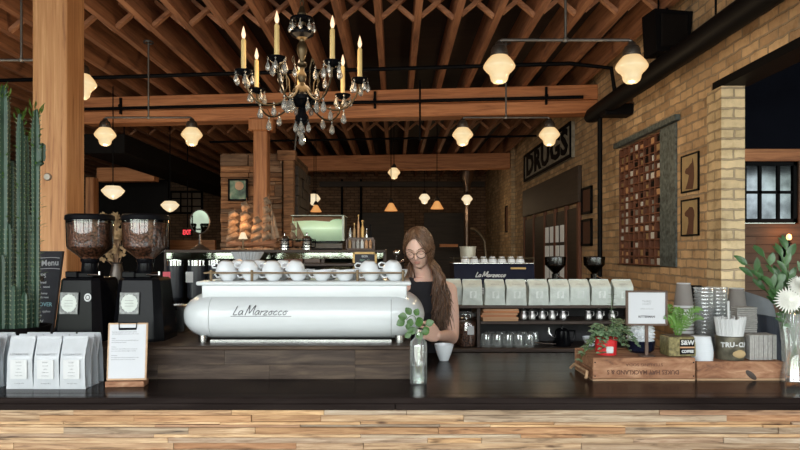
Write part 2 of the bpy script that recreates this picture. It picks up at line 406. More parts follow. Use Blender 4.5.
M_gcup = plain('taupe_paper', (0.20, 0.18, 0.165), 0.7, var=.06)
M_kraft = plain('grey_sleeve', (0.34, 0.33, 0.31), 0.85, var=.15, scale=60)
M_felt = plain('grey_felt', (0.13, 0.14, 0.15), 0.95, bmp=.4)
M_ncloth = plain('dark_navy_cloth', (0.014, 0.018, 0.028), 0.8, bmp=.4)
M_gold = plain('gold_frame', (0.42, 0.27, 0.10), 0.45, 0.5)
M_blue = plain('rusty_blue_steel', (0.10, 0.125, 0.13), 0.6, 0.4, var=.6, scale=25)
M_tan = plain('aged_paper', (0.36, 0.26, 0.13), 0.8)
M_brownink = plain('brown_print', (0.10, 0.04, 0.022), 0.8)
M_drift = wood('driftwood', [(0.09, 0.05, 0.03), (0.24, 0.14, 0.08), (0.42, 0.28, 0.17)], 'z', 0.8, gs=4, fs=25, island=.5)
M_dry = plain('dried_petal', (0.27, 0.17, 0.08), 0.7, var=.3)
M_petal = plain('white_petal', (0.80, 0.80, 0.74), 0.6, var=.05)
M_mirror = plain('mirror_glass', (0.12, 0.135, 0.118), 0.02, 1.0, var=.01)
M_concrete = plain('concrete', (0.12, 0.11, 0.10), 0.5, var=.2, scale=2)
M_plaster = plain('dark_plaster', (0.05, 0.048, 0.05), 0.9, var=.2, scale=3)
M_navywall = plain('dark_navy_wall', (0.006, 0.007, 0.012), 0.9, spec=.05, var=.2, scale=3)
M_skin = plain('skin', (0.66, 0.42, 0.33), 0.5, var=.06, scale=8)
M_skin.node_tree.nodes['Principled BSDF'].inputs['Subsurface Weight'].default_value = 0.12
M_skin.node_tree.nodes['Principled BSDF'].inputs['Subsurface Radius'].default_value = (0.02, 0.008, 0.004)
M_hair = wood('brown_hair', [(0.035, 0.017, 0.009), (0.11, 0.055, 0.030), (0.25, 0.14, 0.082)], 'z', 0.36, gs=3, fs=90, island=.6,
    grey=[(0, (.6, .6, .6)), (.5, (1, 1, 1)), (1, (1.4, 1.35, 1.25))])
M_tank = plain('black_jersey', (0.010, 0.010, 0.014), 0.85)
M_jean = plain('dark_denim', (0.02, 0.025, 0.04), 0.85)
M_lip = plain('lip', (0.42, 0.16, 0.13), 0.4)
M_brow = plain('brow', (0.10, 0.05, 0.03), 0.8)
M_wink = plain('mottled_tin', (0.20, 0.17, 0.075), 0.4, 0.3, var=.5, scale=70)
# ================================================================ SHELL
WR = 2.52            # inner face of the right brick wall
CEIL = 3.97; JB = 3.69
SL = -0.103          # the cross beams run slightly askew: depth falls towards the right
struct(MB().box(-9.3, 13.2, -2.8, 18.4, -0.1, 0).build('floor', M_concrete, smooth=0))
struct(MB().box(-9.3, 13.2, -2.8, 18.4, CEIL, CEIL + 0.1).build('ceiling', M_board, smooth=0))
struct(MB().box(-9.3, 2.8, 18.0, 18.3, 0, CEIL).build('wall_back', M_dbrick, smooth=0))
struct(MB().box(-9.3, -9.0, -2.8, 18.0, 0, CEIL).build('wall_left', M_plaster, smooth=0))
m = MB()
WT = .16
for (ya, yb, za, zb) in ((7.305, 18.0, 0, CEIL), (5.80, 7.305, 0, 1.46), (5.80, 7.305, 2.765, CEIL), (5.02, 5.80, 0, CEIL), (-2.5, 5.02, 2.87, CEIL), (-2.5, .6, 0, 2.87)): m.box(WR, WR + WT, ya, yb, za, zb)
struct(m.build('wall_right', M_brick, smooth=0))
# pale jamb of the wide opening, a brick pier standing half out of the wall end
m = MB()
m.box(WR - .03, WR + .15, 4.96, 5.19, 0, 2.868)
struct(m.build('trim_1', M_pbrick, smooth=0))
m = MB().box(WR - .09, WR + .0, 13.62, 14.0, 0, CEIL)
struct(m.build('trim_2', M_brick, smooth=0))
m = MB().box(WR - .02, WR + .18, 1.0, 5.12, 2.868, 2.93)
struct(m.build('trim_3', M_black, smooth=0))
# right-hand room
m = MB()
m.box(2.69, 3.74, 7.0, 7.2, 0, CEIL); m.box(3.74, 13.0, 7.0, 7.2, 0, 1.91); m.box(3.74, 4.33, 7.0, 7.2, 2.7, CEIL); m.box(4.33, 13.0, 7.0, 7.2, 2.7, CEIL)
struct(m.build('wall_far_right', M_navywall, smooth=0))
m = MB(); z = 0.0
while z < 1.90:
    h = random.choice([.09, .11, .13]); x = 2.69
    while x < 9.1:
        l = random.uniform(.7, 1.7); m.box(x, min(x + l - .003, 9.2), 6.965 + random.uniform(-.006, .006), 7.0, z, min(z + h - .004, 1.90)); x += l
    z += h
struct(m.build('trim_4', M_plankw, smooth=0))
m = MB().box(2.69, 13.0, 6.93, 7.0, 2.57, 2.70, .005)
struct(m.build('trim_5', M_beam, smooth=0))
def win(name, x0, x1, y, z0, z1, nx, nz, matf, matg, t=.03):
    r = thing(name, 'black steel window grid', 'window', ((x0 + x1) / 2, y, z0)); del r['category']; r['kind'] = 'structure'
    w = (x1 - x0) / 2; h = z1 - z0; f = MB()
    f.box(-w, w, -.03, .03, 0, t * 1.5).box(-w, w, -.03, .03, h - t * 1.5, h).box(-w, -w + t * 1.5, -.03, .03, 0, h).box(w - t * 1.5, w, -.03, .03, 0, h)
    for k in range(1, nx): xx = -w + 2 * w * k / nx; f.box(xx - t / 2, xx + t / 2, -.02, .02, 0, h)
    for k in range(1, nz): zz = h * k / nz; f.box(-w, w, -.02, .02, zz - t / 2, zz + t / 2)
    f.build('window_frame', matf, r, smooth=0)
    if matg: MB().box(-w + .01, w - .01, -.004, .004, .01, h - .01).build('glass', matg, r, smooth=0)
    return r
M_wglass = plain('dim_reflecting_glass', (0.030, 0.034, 0.036), 0.08, 1.0, var=.95, scale=4.5)
win('window_1', X(741, 6.98), X(796, 6.98), 6.98, Z(223, 6.98), 2.57, 3, 2, M_black, M_wglass)
win('window_2', X(800, 6.98) + .05, 6.2, 6.98, Z(223, 6.98), 2.57, 5, 2, M_black, M_wglass)
struct(MB().box(X(796, 6.98), X(800, 6.98) + .05, 6.93, 7.0, 1.9, 2.57).box(6.2, 13.0, 6.9, 7.0, 1.9, 2.57).build('trim_6', M_plankw, smooth=0))
struct(MB().box(13.0, 13.2, -2.5, 7.2, 0, CEIL).build('wall_far_side', M_plaster, smooth=0))
# front wall behind the camera: open shopfront glazing on to the daylight
m = MB()
m.box(-9.3, 13.2, -2.8, -2.5, 0, .45); m.box(-9.3, 13.2, -2.8, -2.5, 3.62, CEIL)
for x in (-9.3, -6.3, -1.95, .45, 2.5, 5.6, 8.3, 12.9): m.box(x, x + .3, -2.8, -2.5, .45, 3.62)
struct(m.build('wall_front', M_brick, smooth=0))
wx = [(-9.0, -6.3), (-6.0, -1.95), (-1.65, .45), (.75, 2.5), (2.8, 5.6), (5.9, 8.3), (8.6, 12.9)]
for i, (a, b_) in enumerate(wx): win('window_%d' % (i + 3), a, b_, -2.65, .45, 3.62, 3, 3, M_black, None, .04)
for (a, b_) in wx:
    ld = bpy.data.lights.new('window_portal', 'AREA'); ld.shape = 'RECTANGLE'; ld.size = b_ - a; ld.size_y = 3.1; ld.cycles.is_portal = True
    o = bpy.data.objects.new('window_portal', ld); C.objects.link(o); o.location = ((a + b_) / 2, -2.7, 2.03); o.rotation_euler = (PI / 2, 0, 0)

# ---------------------------------------------------------------- ceiling timbers
jw = .06
j0 = MB().box(-jw / 2, jw / 2, -2.45, 17.98, JB, CEIL - .002).build('ceiling_joist', M_joist, smooth=0)
tag(j0, 'brown timber joist running away from the viewer under the ceiling boards', 'joist', 'ceiling joists')
xs = []
x = -.15 - .355 * 24
while x < WR - .06: xs.append(x); x += .355
j0.location = (xs[0], 0, 0)
for x in xs[1:]:
    o = j0.copy(); C.objects.link(o); o.location = (x, 0, 0)
def beam_y(D0, x): return D0 + SL * x
# crossed bridging between the joists, two rows
for (D0, lab, grp) in ((5.86, 'crossed pair of short bridging struts between two joists above the bar', 'front row of joist bridging'),
                       (11.2, 'crossed pair of short bridging struts between two joists behind the front beam', 'rear row of joist bridging')):
    b0 = None
    for k in range(len(xs) - 1):
        xm = (xs[k] + xs[k + 1]) / 2; y = beam_y(D0, xm)
        if b0 is None:
            b0 = thing('joist_bridging', lab, 'bridging', (xm, y, JB), 0, grp); h = (.355 - jw) / 2
            MB().bar((-h, -.03, .012), (h, -.03, .262), .05, .035).build('strut', M_brace, b0, smooth=0)
            MB().bar((-h, .03, .262), (h, .03, .012), .05, .035).build('strut', M_brace, b0, smooth=0)
        else: dup(b0, (xm, y, JB))
ang = math.atan(SL)
def cross_beam(D0, x0, x1, z0, z1, d, label, grooves=()):
    xm = (x0 + x1) / 2
    r = thing('timber_beam', label, 'beam', (xm, beam_y(D0, xm), z0), ang)
    l = (x1 - x0) / 2 / math.cos(ang); m = MB()
    zs = [0] + list(grooves) + [z1 - z0]
    for a, b_ in zip(zs, zs[1:]): m.box(-l, l, 0, d, a + .004, b_ - .004, .008)
    m.build('beam_timber', M_beam, r, smooth=0)
    return r
B1 = 8.33
bm1 = cross_beam(B1, -4.2, WR - .0, 3.325, JB - .002, .26, 'long orange-brown timber beam crossing the room just behind the chandelier', [.17])
bm2 = cross_beam(13.9, -3.2, WR - .10, 3.36, JB - .002, .26, 'farther timber beam crossing the room behind the wooden kiosk')
cross_beam(11.2, -5.4, -4.32, 2.87, 3.13, .2, 'short dim timber beam behind the left pair of lamps')
# iron strap rings on beam 1
for i, (px, lab) in enumerate(((432 / 4 + 0, 'black iron strap round the front beam near the left post'), (375, 'black iron strap hook on the front beam below the chandelier'), (543, 'black iron strap on the front beam near the brick wall'))):
    xx = X(px, 8.3); o = MB().box(-.015, .015, -.035, .0, -.05, .17, .004).cyl((0, -.03, .06), (0, -.05, .06), .022).build('iron_strap', M_black, loc=(xx, beam_y(B1, xx) - .002, 3.49), rot=(0, 0, ang))
    tag(o, lab, 'strap')
# pipes
def pipe(pts, r, label, name='ceiling_pipe', mat=M_black, n=10, cat='pipe'):
    o = MB().tube(pts, r, n).build(name, mat); tag(o, label, cat); return o
pipe([(-4.9, beam_y(7.0, -4.9), 3.57), (X(575, 6.6), beam_y(7.0, 2.0), 3.57), (WR - .25, beam_y(7.0, 2.2) + .05, 3.53), (WR - .2, beam_y(7.0, 2.2) + .05, 3.2)], .022, 'thin black pipe crossing under the joists in front of the long beam')
pipe([(-4.2, beam_y(B1, -4.2) - .06, 3.51), (WR - .2, beam_y(B1, WR) - .06, 3.51)], .022, 'black pipe fixed along the face of the long front beam')
pipe([(-3.2, beam_y(10.9, -3.2), 3.50), (WR - .2, beam_y(10.9, WR), 3.50)], .018, 'thin black pipe crossing under the dark joists behind the long front beam')
pipe([(X(420, 7.9), 7.9, JB), (X(420, 7.9), 7.9, 2.95)], .012, 'thin black hanging rod right of the middle of the long front beam')
pipe([(X(293, 9.2), 9.9, CEIL), (X(286, 9.2), 9.9, 3.0)], .018, 'pale conduit rising from the kiosk top to the ceiling', mat=M_pipe)
# duct along the wall
d = thing('black_duct', 'long black round duct running along the top of the right brick wall', 'duct', (2.27, 0, 3.17))
MB().tube([(0, .6, 0), (0, 7.45, 0), (0, 7.6, 0)], [.088, .088, .06], 20).build('duct_tube', M_black, d)
MB().box(-.05, .245, 6.85, 7.05, -.12, .0, .01).build('bracket', M_black, d, smooth=0)
for y in (3.9, 4.6, 5.6): MB().cyl((0, y, .08), (0, y, CEIL - 3.17), .008, n=6).build('hanger_rod', M_black, d)
pipe([(2.27, 7.2, 3.08), (2.27, 7.2, 0)], .026, 'black vertical pipe dropping from the duct end down the brick wall')
o = MB()
o.prism([(-.15, -.18), (.14, -.16), (.17, .17), (-.17, .18)], -.11, .11).build
sp = thing('wall_speaker', 'large black loudspeaker hung below the joists beside the right brick wall', 'speaker', (2.33, 5.57, 3.46))
o.build('cabinet', M_black, sp, smooth=0, rot=(0, 0, .12))
MB().box(-.12, .12, -.125, -.11, -.14, .14, .01).build('grille', M_dark, sp, smooth=0, rot=(0, 0, .12))
MB().cyl((0, 0, .16), (0, 0, .228), .012).build('hanger', M_black, sp)
# left dark duct
o = MB().box(-4.3, -3.7, 8.9, 17.5, 2.95, 3.22, .01).build('square_duct', M_dark, smooth=0); tag(o, 'dark square duct receding under the ceiling at the left', 'duct')
for y in (9.2, 16): pass
o = MB().cyl((-4.0, 9.6, 3.2), (-4.0, 9.6, CEIL), .01, n=6).build('duct_hanger', M_black, fixn=True); tag(o, 'thin iron hanger holding the dark square duct', 'hanger')

# ---------------------------------------------------------------- posts
r = thing('timber_post', 'thick orange-brown timber post at the left, behind the cactus', 'post', (X(32, 4.3) + .115, 4.3 + .125, 0))
MB().box(-.115, .115, -.125, .125, 0, JB - .002, .012, seg=2).build('post_timber', M_post, r, smooth=0)
M_bolt = plain('worn_bolt', (0.35, 0.31, 0.26), .5, .5)
MB().lathe([(0, -.016), (.02, -.015), (.026, -.006), (.026, 0)], M=Matrix.Rotation(-PI / 2, 4, 'X'), n=16).build('bolt', M_bolt, r, loc=(X(48, 4.3) - r.location.x, -.125, Z(177, 4.3)))
D = 8.35; r = thing('timber_post', 'slimmer timber post carrying the long beam in front of the clad kiosk', 'post', (X(260.5, D), D + .1, 0))
MB().box(-.095, .085, -.1, .1, 0, 3.16, .01).build('post_timber', M_rpost, r, smooth=0)
MB().box(-.16, .16, -.1, .1, 3.16, 3.322, .015).build('bolster', M_rpost, r, smooth=0)
D = 11.1; r = thing('timber_post', 'dim brown post under the short beam at the far left', 'post', (X(92, D), D, 0))
MB().box(-.07, .07, -.1, .1, 0, 2.868, .01).build('post_timber', M_rpost, r, smooth=0)

# ---------------------------------------------------------------- kiosk clad in old wood
D = 9.0
r = thing('clad_kiosk', 'tall kiosk wall clad in stacked reclaimed boards with a dark brick side', 'kiosk', (X(221, D), D, 0))
W = X(294, D) - X(221, D); m = MB(); z = 0
while z < 2.93:
    h = random.choice([.05, .07, .09, .12, .16]); x = 0
    h = min(h, 2.98 - z)
    while x < W - .18:
        l = min(random.uniform(.18, .5), W - .16 - x)
        if l > .02: m.box(x, x + l - .004, -random.uniform(.0, .05), .06, z, z + h - .005, .004)
        x += l
    z += h
m.build('board_cladding', M_clad, r, smooth=0)
MB().box(W - .14, W, -.05, .1, 0, 2.98, .01).build('corner_post', M_clad, r, smooth=0)
MB().box(W - .22, W + .03, -.08, .1, 2.86, 3.0, .006).build('post_cap', M_clad, r, smooth=0)
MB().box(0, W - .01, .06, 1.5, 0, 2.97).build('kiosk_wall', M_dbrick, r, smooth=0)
m = MB(); z = .02
while z < 2.8:
    y = .15
    while y < 1.45:
        l = random.uniform(.2, .4); m.box(W - .01, W + random.uniform(.01, .04), y, min(y + l - .01, 1.48), z, z + .13); y += l
    z += .14
m.build('block_cladding', M_dwood, r, smooth=0)
D = 8.93; z0, z1 = Z(201, D), Z(179, D); x0, x1 = X(228.5, D), X(248, D)
p = thing('framed_picture', 'black framed picture with a pale figure on green, hung on the clad kiosk', 'picture', ((x0 + x1) / 2, D - .02, z0))
w = (x1 - x0) / 2; h = z1 - z0
MB().box(-w, w, -.015, .015, 0, .025).box(-w, w, -.015, .015, h - .025, h).box(-w, -w + .025, -.015, .015, 0, h).box(w - .025, w, -.015, .015, 0, h).build('picture_frame', M_black, p, smooth=0)
m_, nt, b_ = nm('mottled_print'); n = N(nt, 'ShaderNodeTexNoise'); n.inputs['Scale'].default_value = 9; L(nt, coords(nt), n.inputs['Vector'])
L(nt, ramp(nt, n.outputs['Fac'], [(.3, (.03, .07, .06)), (.45, (.10, .20, .13)), (.55, (.18, .28, .2)), (.7, (.5, .42, .3))]), b_.inputs['Base Color'])
MB().box(-w + .02, w - .02, -.004, .004, .02, h - .02).build('print', m_, p, smooth=0)
M_pic = plain('peach_print', (.62, .38, .25), .7)
MB().lathe([(0, 0), (.055, .003), (.06, 0)], M=Matrix.Rotation(PI / 2, 4, 'X'), n=18).build('painted_face', M_pic, p, loc=(.02, -.006, h * .68))

# ---------------------------------------------------------------- right wall pieces
def wall_root(name, label, cat, y, z, group=None):   # local +x runs towards the viewer, -y out of the wall
    return thing(name, label, cat, (WR, y, z), -PI / 2, group)
# DRUGS sign
ya, yb = 12.4, 9.1; zc = (2.97 + 2.97) / 2
zt = Z(121, 9.1); zb = Z(157, 9.1)
MATS_SG = plain('sign_grey', (.26, .24, .20), .7, var=.4)
r = wall_root('drugs_sign', 'long black wall sign with the stencilled word DRUGS', 'sign', (ya + yb) / 2, zb)
w = (ya - yb) / 2; h = zt - zb
MB().box(-w, w, -.05, 0, 0, h).build('sign_panel', MATS_SG, r, smooth=0)
m = MB(); t = .045
m.box(-w, w, -.07, -.0501, 0, t).box(-w, w, -.07, -.0501, h - t, h).box(-w, -w + t, -.07, -.0501, t, h - t).box(w - t, w, -.07, -.0501, t, h - t)
m.build('sign_border', M_black, r, smooth=0)
text('lettering', 'DRUGS', .50, M_black, r, (0, -.056, h * .5), bold=.018, sx=1.75, space=1.05, ext=.004)
# shopfront door on the right wall
ya, yb = 12.55, 8.75; ht = Z(165, 8.75)
r = wall_root('door_1', 'dark timber shopfront with glazed door and transom', 'door', (ya + yb) / 2, 0); del r['category']; r['kind'] = 'structure'
w = (ya - yb) / 2
MB().box(-w, w, -.06, -.0, ht - .50, ht, .01).build('transom_panel', M_dwood, r, smooth=0)
m = MB()
for k, xx in enumerate((-w + .06, -w + .9, -w + 1.75, w - 1.35, w - .7, w - .06)): m.box(xx - .05, xx + .05, -.05, -.0, 0, ht - .50, .008)
m.box(-w, w, -.1, 0, .0, .5)
m.build('door_posts', M_redwood, r, smooth=0)
MB().box(-w + .1, w - .1, -.03, -.0, .5, ht - .56).build('door_back', M_dwood, r, smooth=0)
M_dglass = glow('self_lit_door_glass', (.62, .60, .54), .20)  # panes emit a faint glow in place of daylight behind them
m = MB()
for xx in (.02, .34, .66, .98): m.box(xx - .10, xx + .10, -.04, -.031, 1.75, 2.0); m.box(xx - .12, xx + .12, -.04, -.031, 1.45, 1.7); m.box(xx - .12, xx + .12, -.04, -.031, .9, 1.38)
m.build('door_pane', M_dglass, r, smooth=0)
# pigeonhole mail rack
y0, y1 = 7.30, 6.17; zb, zt = 1.47, 2.74
r = wall_root('pigeonhole_rack', 'red-brown pigeonhole rack of many small compartments set in the brick wall', 'rack', (y0 + y1) / 2, zb)
w = (y0 - y1) / 2; h = zt - zb; nc, nr = 8, 15; m = MB()
for k in range(nc + 1): xx = -w + 2 * w * k / nc; m.box(xx - .008, xx + .008, -.0, .07, 0, h)
for k in range(nr + 1): zz = h * k / nr; m.box(-w, w, .002, .07, zz - .006, zz + .006)
m.build('compartment_grid', M_redwood, r, smooth=0)
MB().box(-w, w, .07, .08, 0, h).build('back_panel', M_dwood, r, smooth=0)
MB().box(-w, w + .0, -.03, .08, -.008, -.004, .001).build('sill', M_black, r, smooth=0)
cm = [M_lab, M_cork, M_dry, M_dark, M_lab, M_gcup]
rr = random.Random(5)
for i in range(nc):
    for j in range(nr):
        if rr.random() < .72:
            xx = -w + 2 * w * (i + .5) / nc; zz = zb + h * (j) / nr + .008; q = rr.random()
            ww = rr.choice([.03, .05, .07, .09]); hh = rr.uniform(.035, .064)
            mi = rr.randrange(6)
            e = MB().box(.008, .055, -ww / 2, ww / 2, 0, hh, .002).build('pigeonhole_parcel', cm[mi], smooth=0, loc=(WR, (y0 + y1) / 2 - xx, zz))
            tag(e, ['white', 'orange', 'tan', 'black', 'white', 'grey'][mi] + ' small packet standing in a compartment of the pigeonhole rack', 'packet', 'packets in the pigeonhole rack: ' + ['white', 'orange', 'tan', 'black', 'white', 'grey'][mi])
o = MB().box(-.012, .08, 5.805, 6.16, 1.465, 2.76, .004).build('steel_plate', M_blue, smooth=0, loc=(WR, 0, 0)); tag(o, 'rusty blue-grey steel panel beside the pigeonhole rack', 'panel')
MB_ = MB(); MB_.box(WR - .05, WR - .001, 5.74, 7.36, 2.765, 2.82, .004); o = MB_.build('steel_lintel', M_blue, smooth=0); tag(o, 'dark steel lintel above the pigeonhole rack', 'lintel')
# dog prints
DOG1 = [(-.08, -.14), (.06, -.15), (.09, -.05), (.085, .03), (.075, .07), (.06, .125), (.045, .085), (.03, .08), (.005, .07), (-.03, .05), (-.07, .045), (-.09, .02), (-.08, 0), (-.035, -.01), (-.01, -.02), (-.03, -.07)]
DOG2 = [(-.06, -.15), (.07, -.15), (.08, -.03), (.095, .01), (.085, .06), (.055, .09), (0, .095), (-.03, .075), (-.07, .06), (-.095, .045), (-.09, .02), (-.06, .01), (-.025, .0), (-.02, -.05), (-.04, -.1)]
for (zt_, zb_, dog, lab) in ((Z(154, 5.55), Z(192, 5.55), DOG1, 'upper of two framed dog prints on the bricks, a dog with pricked ears'), (Z(199, 5.55), Z(236, 5.55), DOG2, 'lower of two framed dog prints on the bricks, a dog with drooping ears')):
    w = .165; h = zt_ - zb_
    p = wall_root('dog_print', lab, 'picture', 5.54, zb_)
    MB().box(-w, w, -.014, 0, 0, .014).box(-w, w, -.014, 0, h - .014, h).box(-w, -w + .014, -.014, 0, 0, h).box(w - .014, w, -.014, 0, 0, h).build('picture_frame', M_black, p, smooth=0)
    MB().box(-w + .012, w - .012, -.008, 0, .012, h - .012).build('print_paper', M_tan, p, smooth=0)
    MB().prism([(a * .95, b * .95 + h / 2) for a, b in dog], -.011, -.0085).build('printed_dog', M_brownink, p, smooth=0)
for (px0, px1, ya_, yb_, lab) in ((583, 593, 187, 214, 'dark framed picture on the bricks right of the shopfront, upper one'), (583, 593, 219, 246, 'dark framed picture on the bricks right of the shopfront, lower one'), (506, 513, 205, 232, 'small dark framed picture beyond the shopfront near the far beam')):
    Da, Db = F * WR / (px0 - CX), F * WR / (px1 - CX); Dm = (Da + Db) / 2
    p = wall_root('dark_picture', lab, 'picture', Dm, Z(yb_, Dm)); w = (Da - Db) / 2; h = Z(ya_, Dm) - Z(yb_, Dm)
    MB().box(-w, w, -.03, 0, 0, .03).box(-w, w, -.03, 0, h - .03, h).box(-w, -w + .03, -.03, 0, 0, h).box(w - .03, w, -.03, 0, 0, h).build('picture_frame', M_black, p, smooth=0)
    MB().box(-w + .02, w - .02, -.012, 0, .02, h - .02).build('print', M_brownink, p, smooth=0)

# back wall details
def flat_back(name, px0, px1, y0, y1, D, mat, label, cat, dep=.05):
    o = MB().box(X(px0, D), X(px1, D), D, D + dep, Z(y1, D), Z(y0, D)).build(name, mat, smooth=0); tag(o, label, cat); return o
struct(MB().box(X(358, 18), X(404, 18), 17.93, 18, 0, Z(213, 18)).build('door_2', M_dwood, smooth=0), 'dark doorway in the back brick wall')
struct(MB().box(X(424, 18), X(466, 18), 17.93, 18, 0, Z(213, 18)).build('door_3', M_dwood, smooth=0), 'second dark doorway in the back brick wall')
struct(MB().box(X(320, 18), X(484, 18), 17.85, 18, Z(187, 18), Z(182, 18)).build('trim_7', M_dwood, smooth=0))
for px in (342, 361): o = pipe([(X(px, 17.9), 17.9, 0), (X(px, 17.9), 17.9, 3.6)], .03, 'dark conduit on the back wall, %s one' % ('left' if px == 342 else 'right'))
flat_back('wall_shelf', 440, 458, 244, 247, 16, M_beam, 'short brown wooden shelf far behind the barista', 'shelf', .3)
win('window_10', X(170, 15.5), X(203, 15.5), 15.5, Z(214, 15.5), Z(191, 15.5), 3, 3, M_black, plain('dim_pane', (.20, .16, .13), .8))
flat_back('booth_partition', 147, 215, 240, 600, 14, M_beam, 'orange-brown wooden booth back behind the round mirror', 'booth', .1)
r = thing('exit_sign', 'small red lit EXIT sign in the dark behind the mirror', 'sign', (X(187.5, 12), 12, Z(236, 12)))
MB().box(-.085, .085, -.03, .03, 0, .13, .005).build('sign_box', M_dark, r, smooth=0)
text('lettering', 'EXIT', .12, glow('exit_red', (1, .03, .05), 1.2), r, (0, -.034, .065), bold=.003, sx=.62)
o = MB().cyl((X(187.5, 12), 12, Z(228, 12)), (X(187.5, 12), 12, JB), .01, n=6).build('sign_rod', M_black); tag(o, 'thin rod holding up the EXIT sign', 'rod')
struct(MB().box(X(98, 12.6), X(168, 12.6), 12.6, 12.7, 0, 3.0).build('shade_sheet', M_dark, smooth=0))  # dark sheet added to turn the far left back of the room black
# stove pipe
D = 15.2
r = thing('stove_pipe', 'silver stove pipe with a wide collar in the back of the room', 'pipe', (X(467, D), D, 0))
MB().lathe([(.08, 1.0), (.08, 3.1), (.085, 3.2), (.17, 3.32), (.17, 3.5), (.10, 3.55), (.10, 3.97)], n=20).build('flue', plain('flue_steel', (.14, .10, .08), .35, .9), r)
MB().tube([(.06, 0, 2.15), (.20, 0, 2.12), (.33, 0, 2.0), (.42, 0, 1.85), (.45, 0, 1.5), (.45, 0, 1.2)], .045, 10).build('elbow_pipe', plain('dull_pipe', (.18, .14, .10), .4, .8), r)
MB().lathe([(0, 0), (.3, 0), (.3, 1.0), (0, 1.0)], n=20).build('stove_body', M_black, r)

# ---------------------------------------------------------------- lamps
SH = [(.048, 0), (.056, -.008), (.072, -.024), (.092, -.050), (.1015, -.068), (.1035, -.076), (.100, -.086), (.085, -.104), (.070, -.118), (.061, -.132), (.058, -.148), (.052, -.166), (.036, -.18), (.018, -.185), (0, -.186)]
def twin(loc, ztop, label):
    r = thing('twin_pendant_lamp', label, 'lamp', loc, 0)
    s = .43; zt = ztop - loc[2]
    MB().tube([(-s, 0, -.03), (-s, 0, -.008), (-s + .02, 0, 0), (s - .02, 0, 0), (s, 0, -.008), (s, 0, -.03)], .011, 8).build('cross_pipe', M_pipe, r)
    MB().cyl((0, 0, 0), (0, 0, zt), .009).lathe([(.016, -.014), (.02, 0), (.016, .014)], n=12).lathe([(.05, zt - .02), (.05, zt - .001)], n=16).build('stem', M_pipe, r)
    for k in (-1, 1):
        MB().lathe([(.015, -.01), (.024, -.018), (.028, -.032), (.046, -.045), (.050, -.058), (.054, -.064), (.054, -.085), (.058, -.09), (.058, -.104), (.045, -.106)], (k * s, 0, 0), 20).build('lamp_cap', M_cap, r)
        sh = MB().lathe(SH, (k * s, 0, -.098), 28).build('glass_shade', M_shade, r)
        point(r, (k * s, 0, -.36), 13, .05)
    return r
def point(parent, loc, e, rad=.04, col=(1, .72, .42)):
    ld = bpy.data.lights.new('bulb', 'POINT'); ld.energy = e; ld.color = col; ld.shadow_soft_size = rad
    o = bpy.data.objects.new('bulb_light', ld); C.objects.link(o); o.parent = parent; o.location = loc; return o
twin((X(565.5, 4.22), 4.22, 2.976), JB, 'nearest twin schoolhouse lamp on a black pipe, at the right before the brick wall')
twin((X(21.5, 4.66), 4.66, 2.976), JB, 'twin schoolhouse lamp half hidden behind the big left post')
twin((X(148.5, 6.45), 6.45, 2.935), JB, 'twin schoolhouse lamp hanging left of the chandelier over the back bar')
twin((X(506, 6.45), 6.45, 2.935), JB, 'twin schoolhouse lamp hanging in front of the DRUGS sign')
def single(px, py, D, w, label, prof, mat, cap=True, energy=0, sq=1):
    x, z = X(px, D), Z(py, D)   # py = top of shade
    r = thing('pendant_lamp', label, 'lamp', (x, D, z)); k = w / .2
    MB().lathe([(a * k, b * k * sq) for a, b in prof], n=24).build('glass_shade', mat, r)
    MB().cyl((0, 0, .02), (0, 0, JB - z if D < 17 else 3.9 - z), .007, n=6).build('stem', M_black, r)
    if cap: MB().lathe([(.012 * k, .07 * k), (.03 * k, .05 * k), (.05 * k, .0)], n=16).build('lamp_cap', M_cap, r)
    if energy: point(r, (0, 0, -.3 * k), energy)
SAU = [(.02, .012), (.06, .008), (.1, -.03), (.098, -.04), (.07, -.075), (.03, -.105), (0, -.115)]
BELL = [(.025, 0), (.045, -.02), (.06, -.05), (.085, -.09), (.1, -.115), (.098, -.125), (0, -.12)]
single(394, 168, 10.8, .2, 'small schoolhouse pendant left of the barista, higher than its neighbours', SH, M_shade, energy=4)
single(113, 187, 8.2, .28, 'wide cone-bottomed cream pendant lamp above the left coffee grinder', SAU, M_shade2, cap=False, energy=8)
single(170, 202, 9.8, .27, 'smaller cone-bottomed cream pendant lamp above the second grinder', SAU, M_shade2, cap=False, energy=6)
single(424.5, 194, 14.5, .24, 'tiny white pendant lamp above the barista, hanging in the far back', SH, M_shade2, energy=6)
single(467, 195, 14.5, .24, 'tiny white pendant lamp in front of the silver stove pipe', SH, M_shade2, energy=6)
single(391, 203, 10.5, .21, 'amber glass bell pendant left of the barista', BELL, M_amber, energy=2)
single(437, 201, 10.5, .21, 'amber glass bell pendant right above the head of the barista', BELL, M_amber, energy=2)
single(314, 194, 12.5, .24, 'white pendant lamp just right of the wooden kiosk', SH, M_shade2, energy=5)
single(316, 205, 11.5, .2, 'amber pendant lamp just right of the wooden kiosk', BELL, M_amber, energy=2)
# wall sconce in the right room
r = thing('wall_sconce', 'black iron wall sconce with one glowing bulb on the plank wall', 'lamp', (X(785, 6.9), 6.945, Z(258, 6.9)))
MB().tube([(0, 0, 0), (0, -.06, .06), (-.03, -.07, .10), (-.02, -.07, .16)], .014, 8).tube([(0, -.06, .06), (.03, -.07, .1), (.02, -.08, .15)], .012, 8).lathe([(.03, .15), (.03, .16), (.016, .165), (.016, .19)], (.02, -.08, 0), 12).box(-.03, .03, -.01, .015, -.06, .06, .01).build('bracket', M_black, r)
MB().ball((.02, -.08, .22), (.026, .026, .036), u=14, v=10).build('bulb', glow('sconce_bulb', (1, .62, .25), 2.2), r)
point(r, (.02, -.14, .24), 2.2, .03, (1, .36, .10))

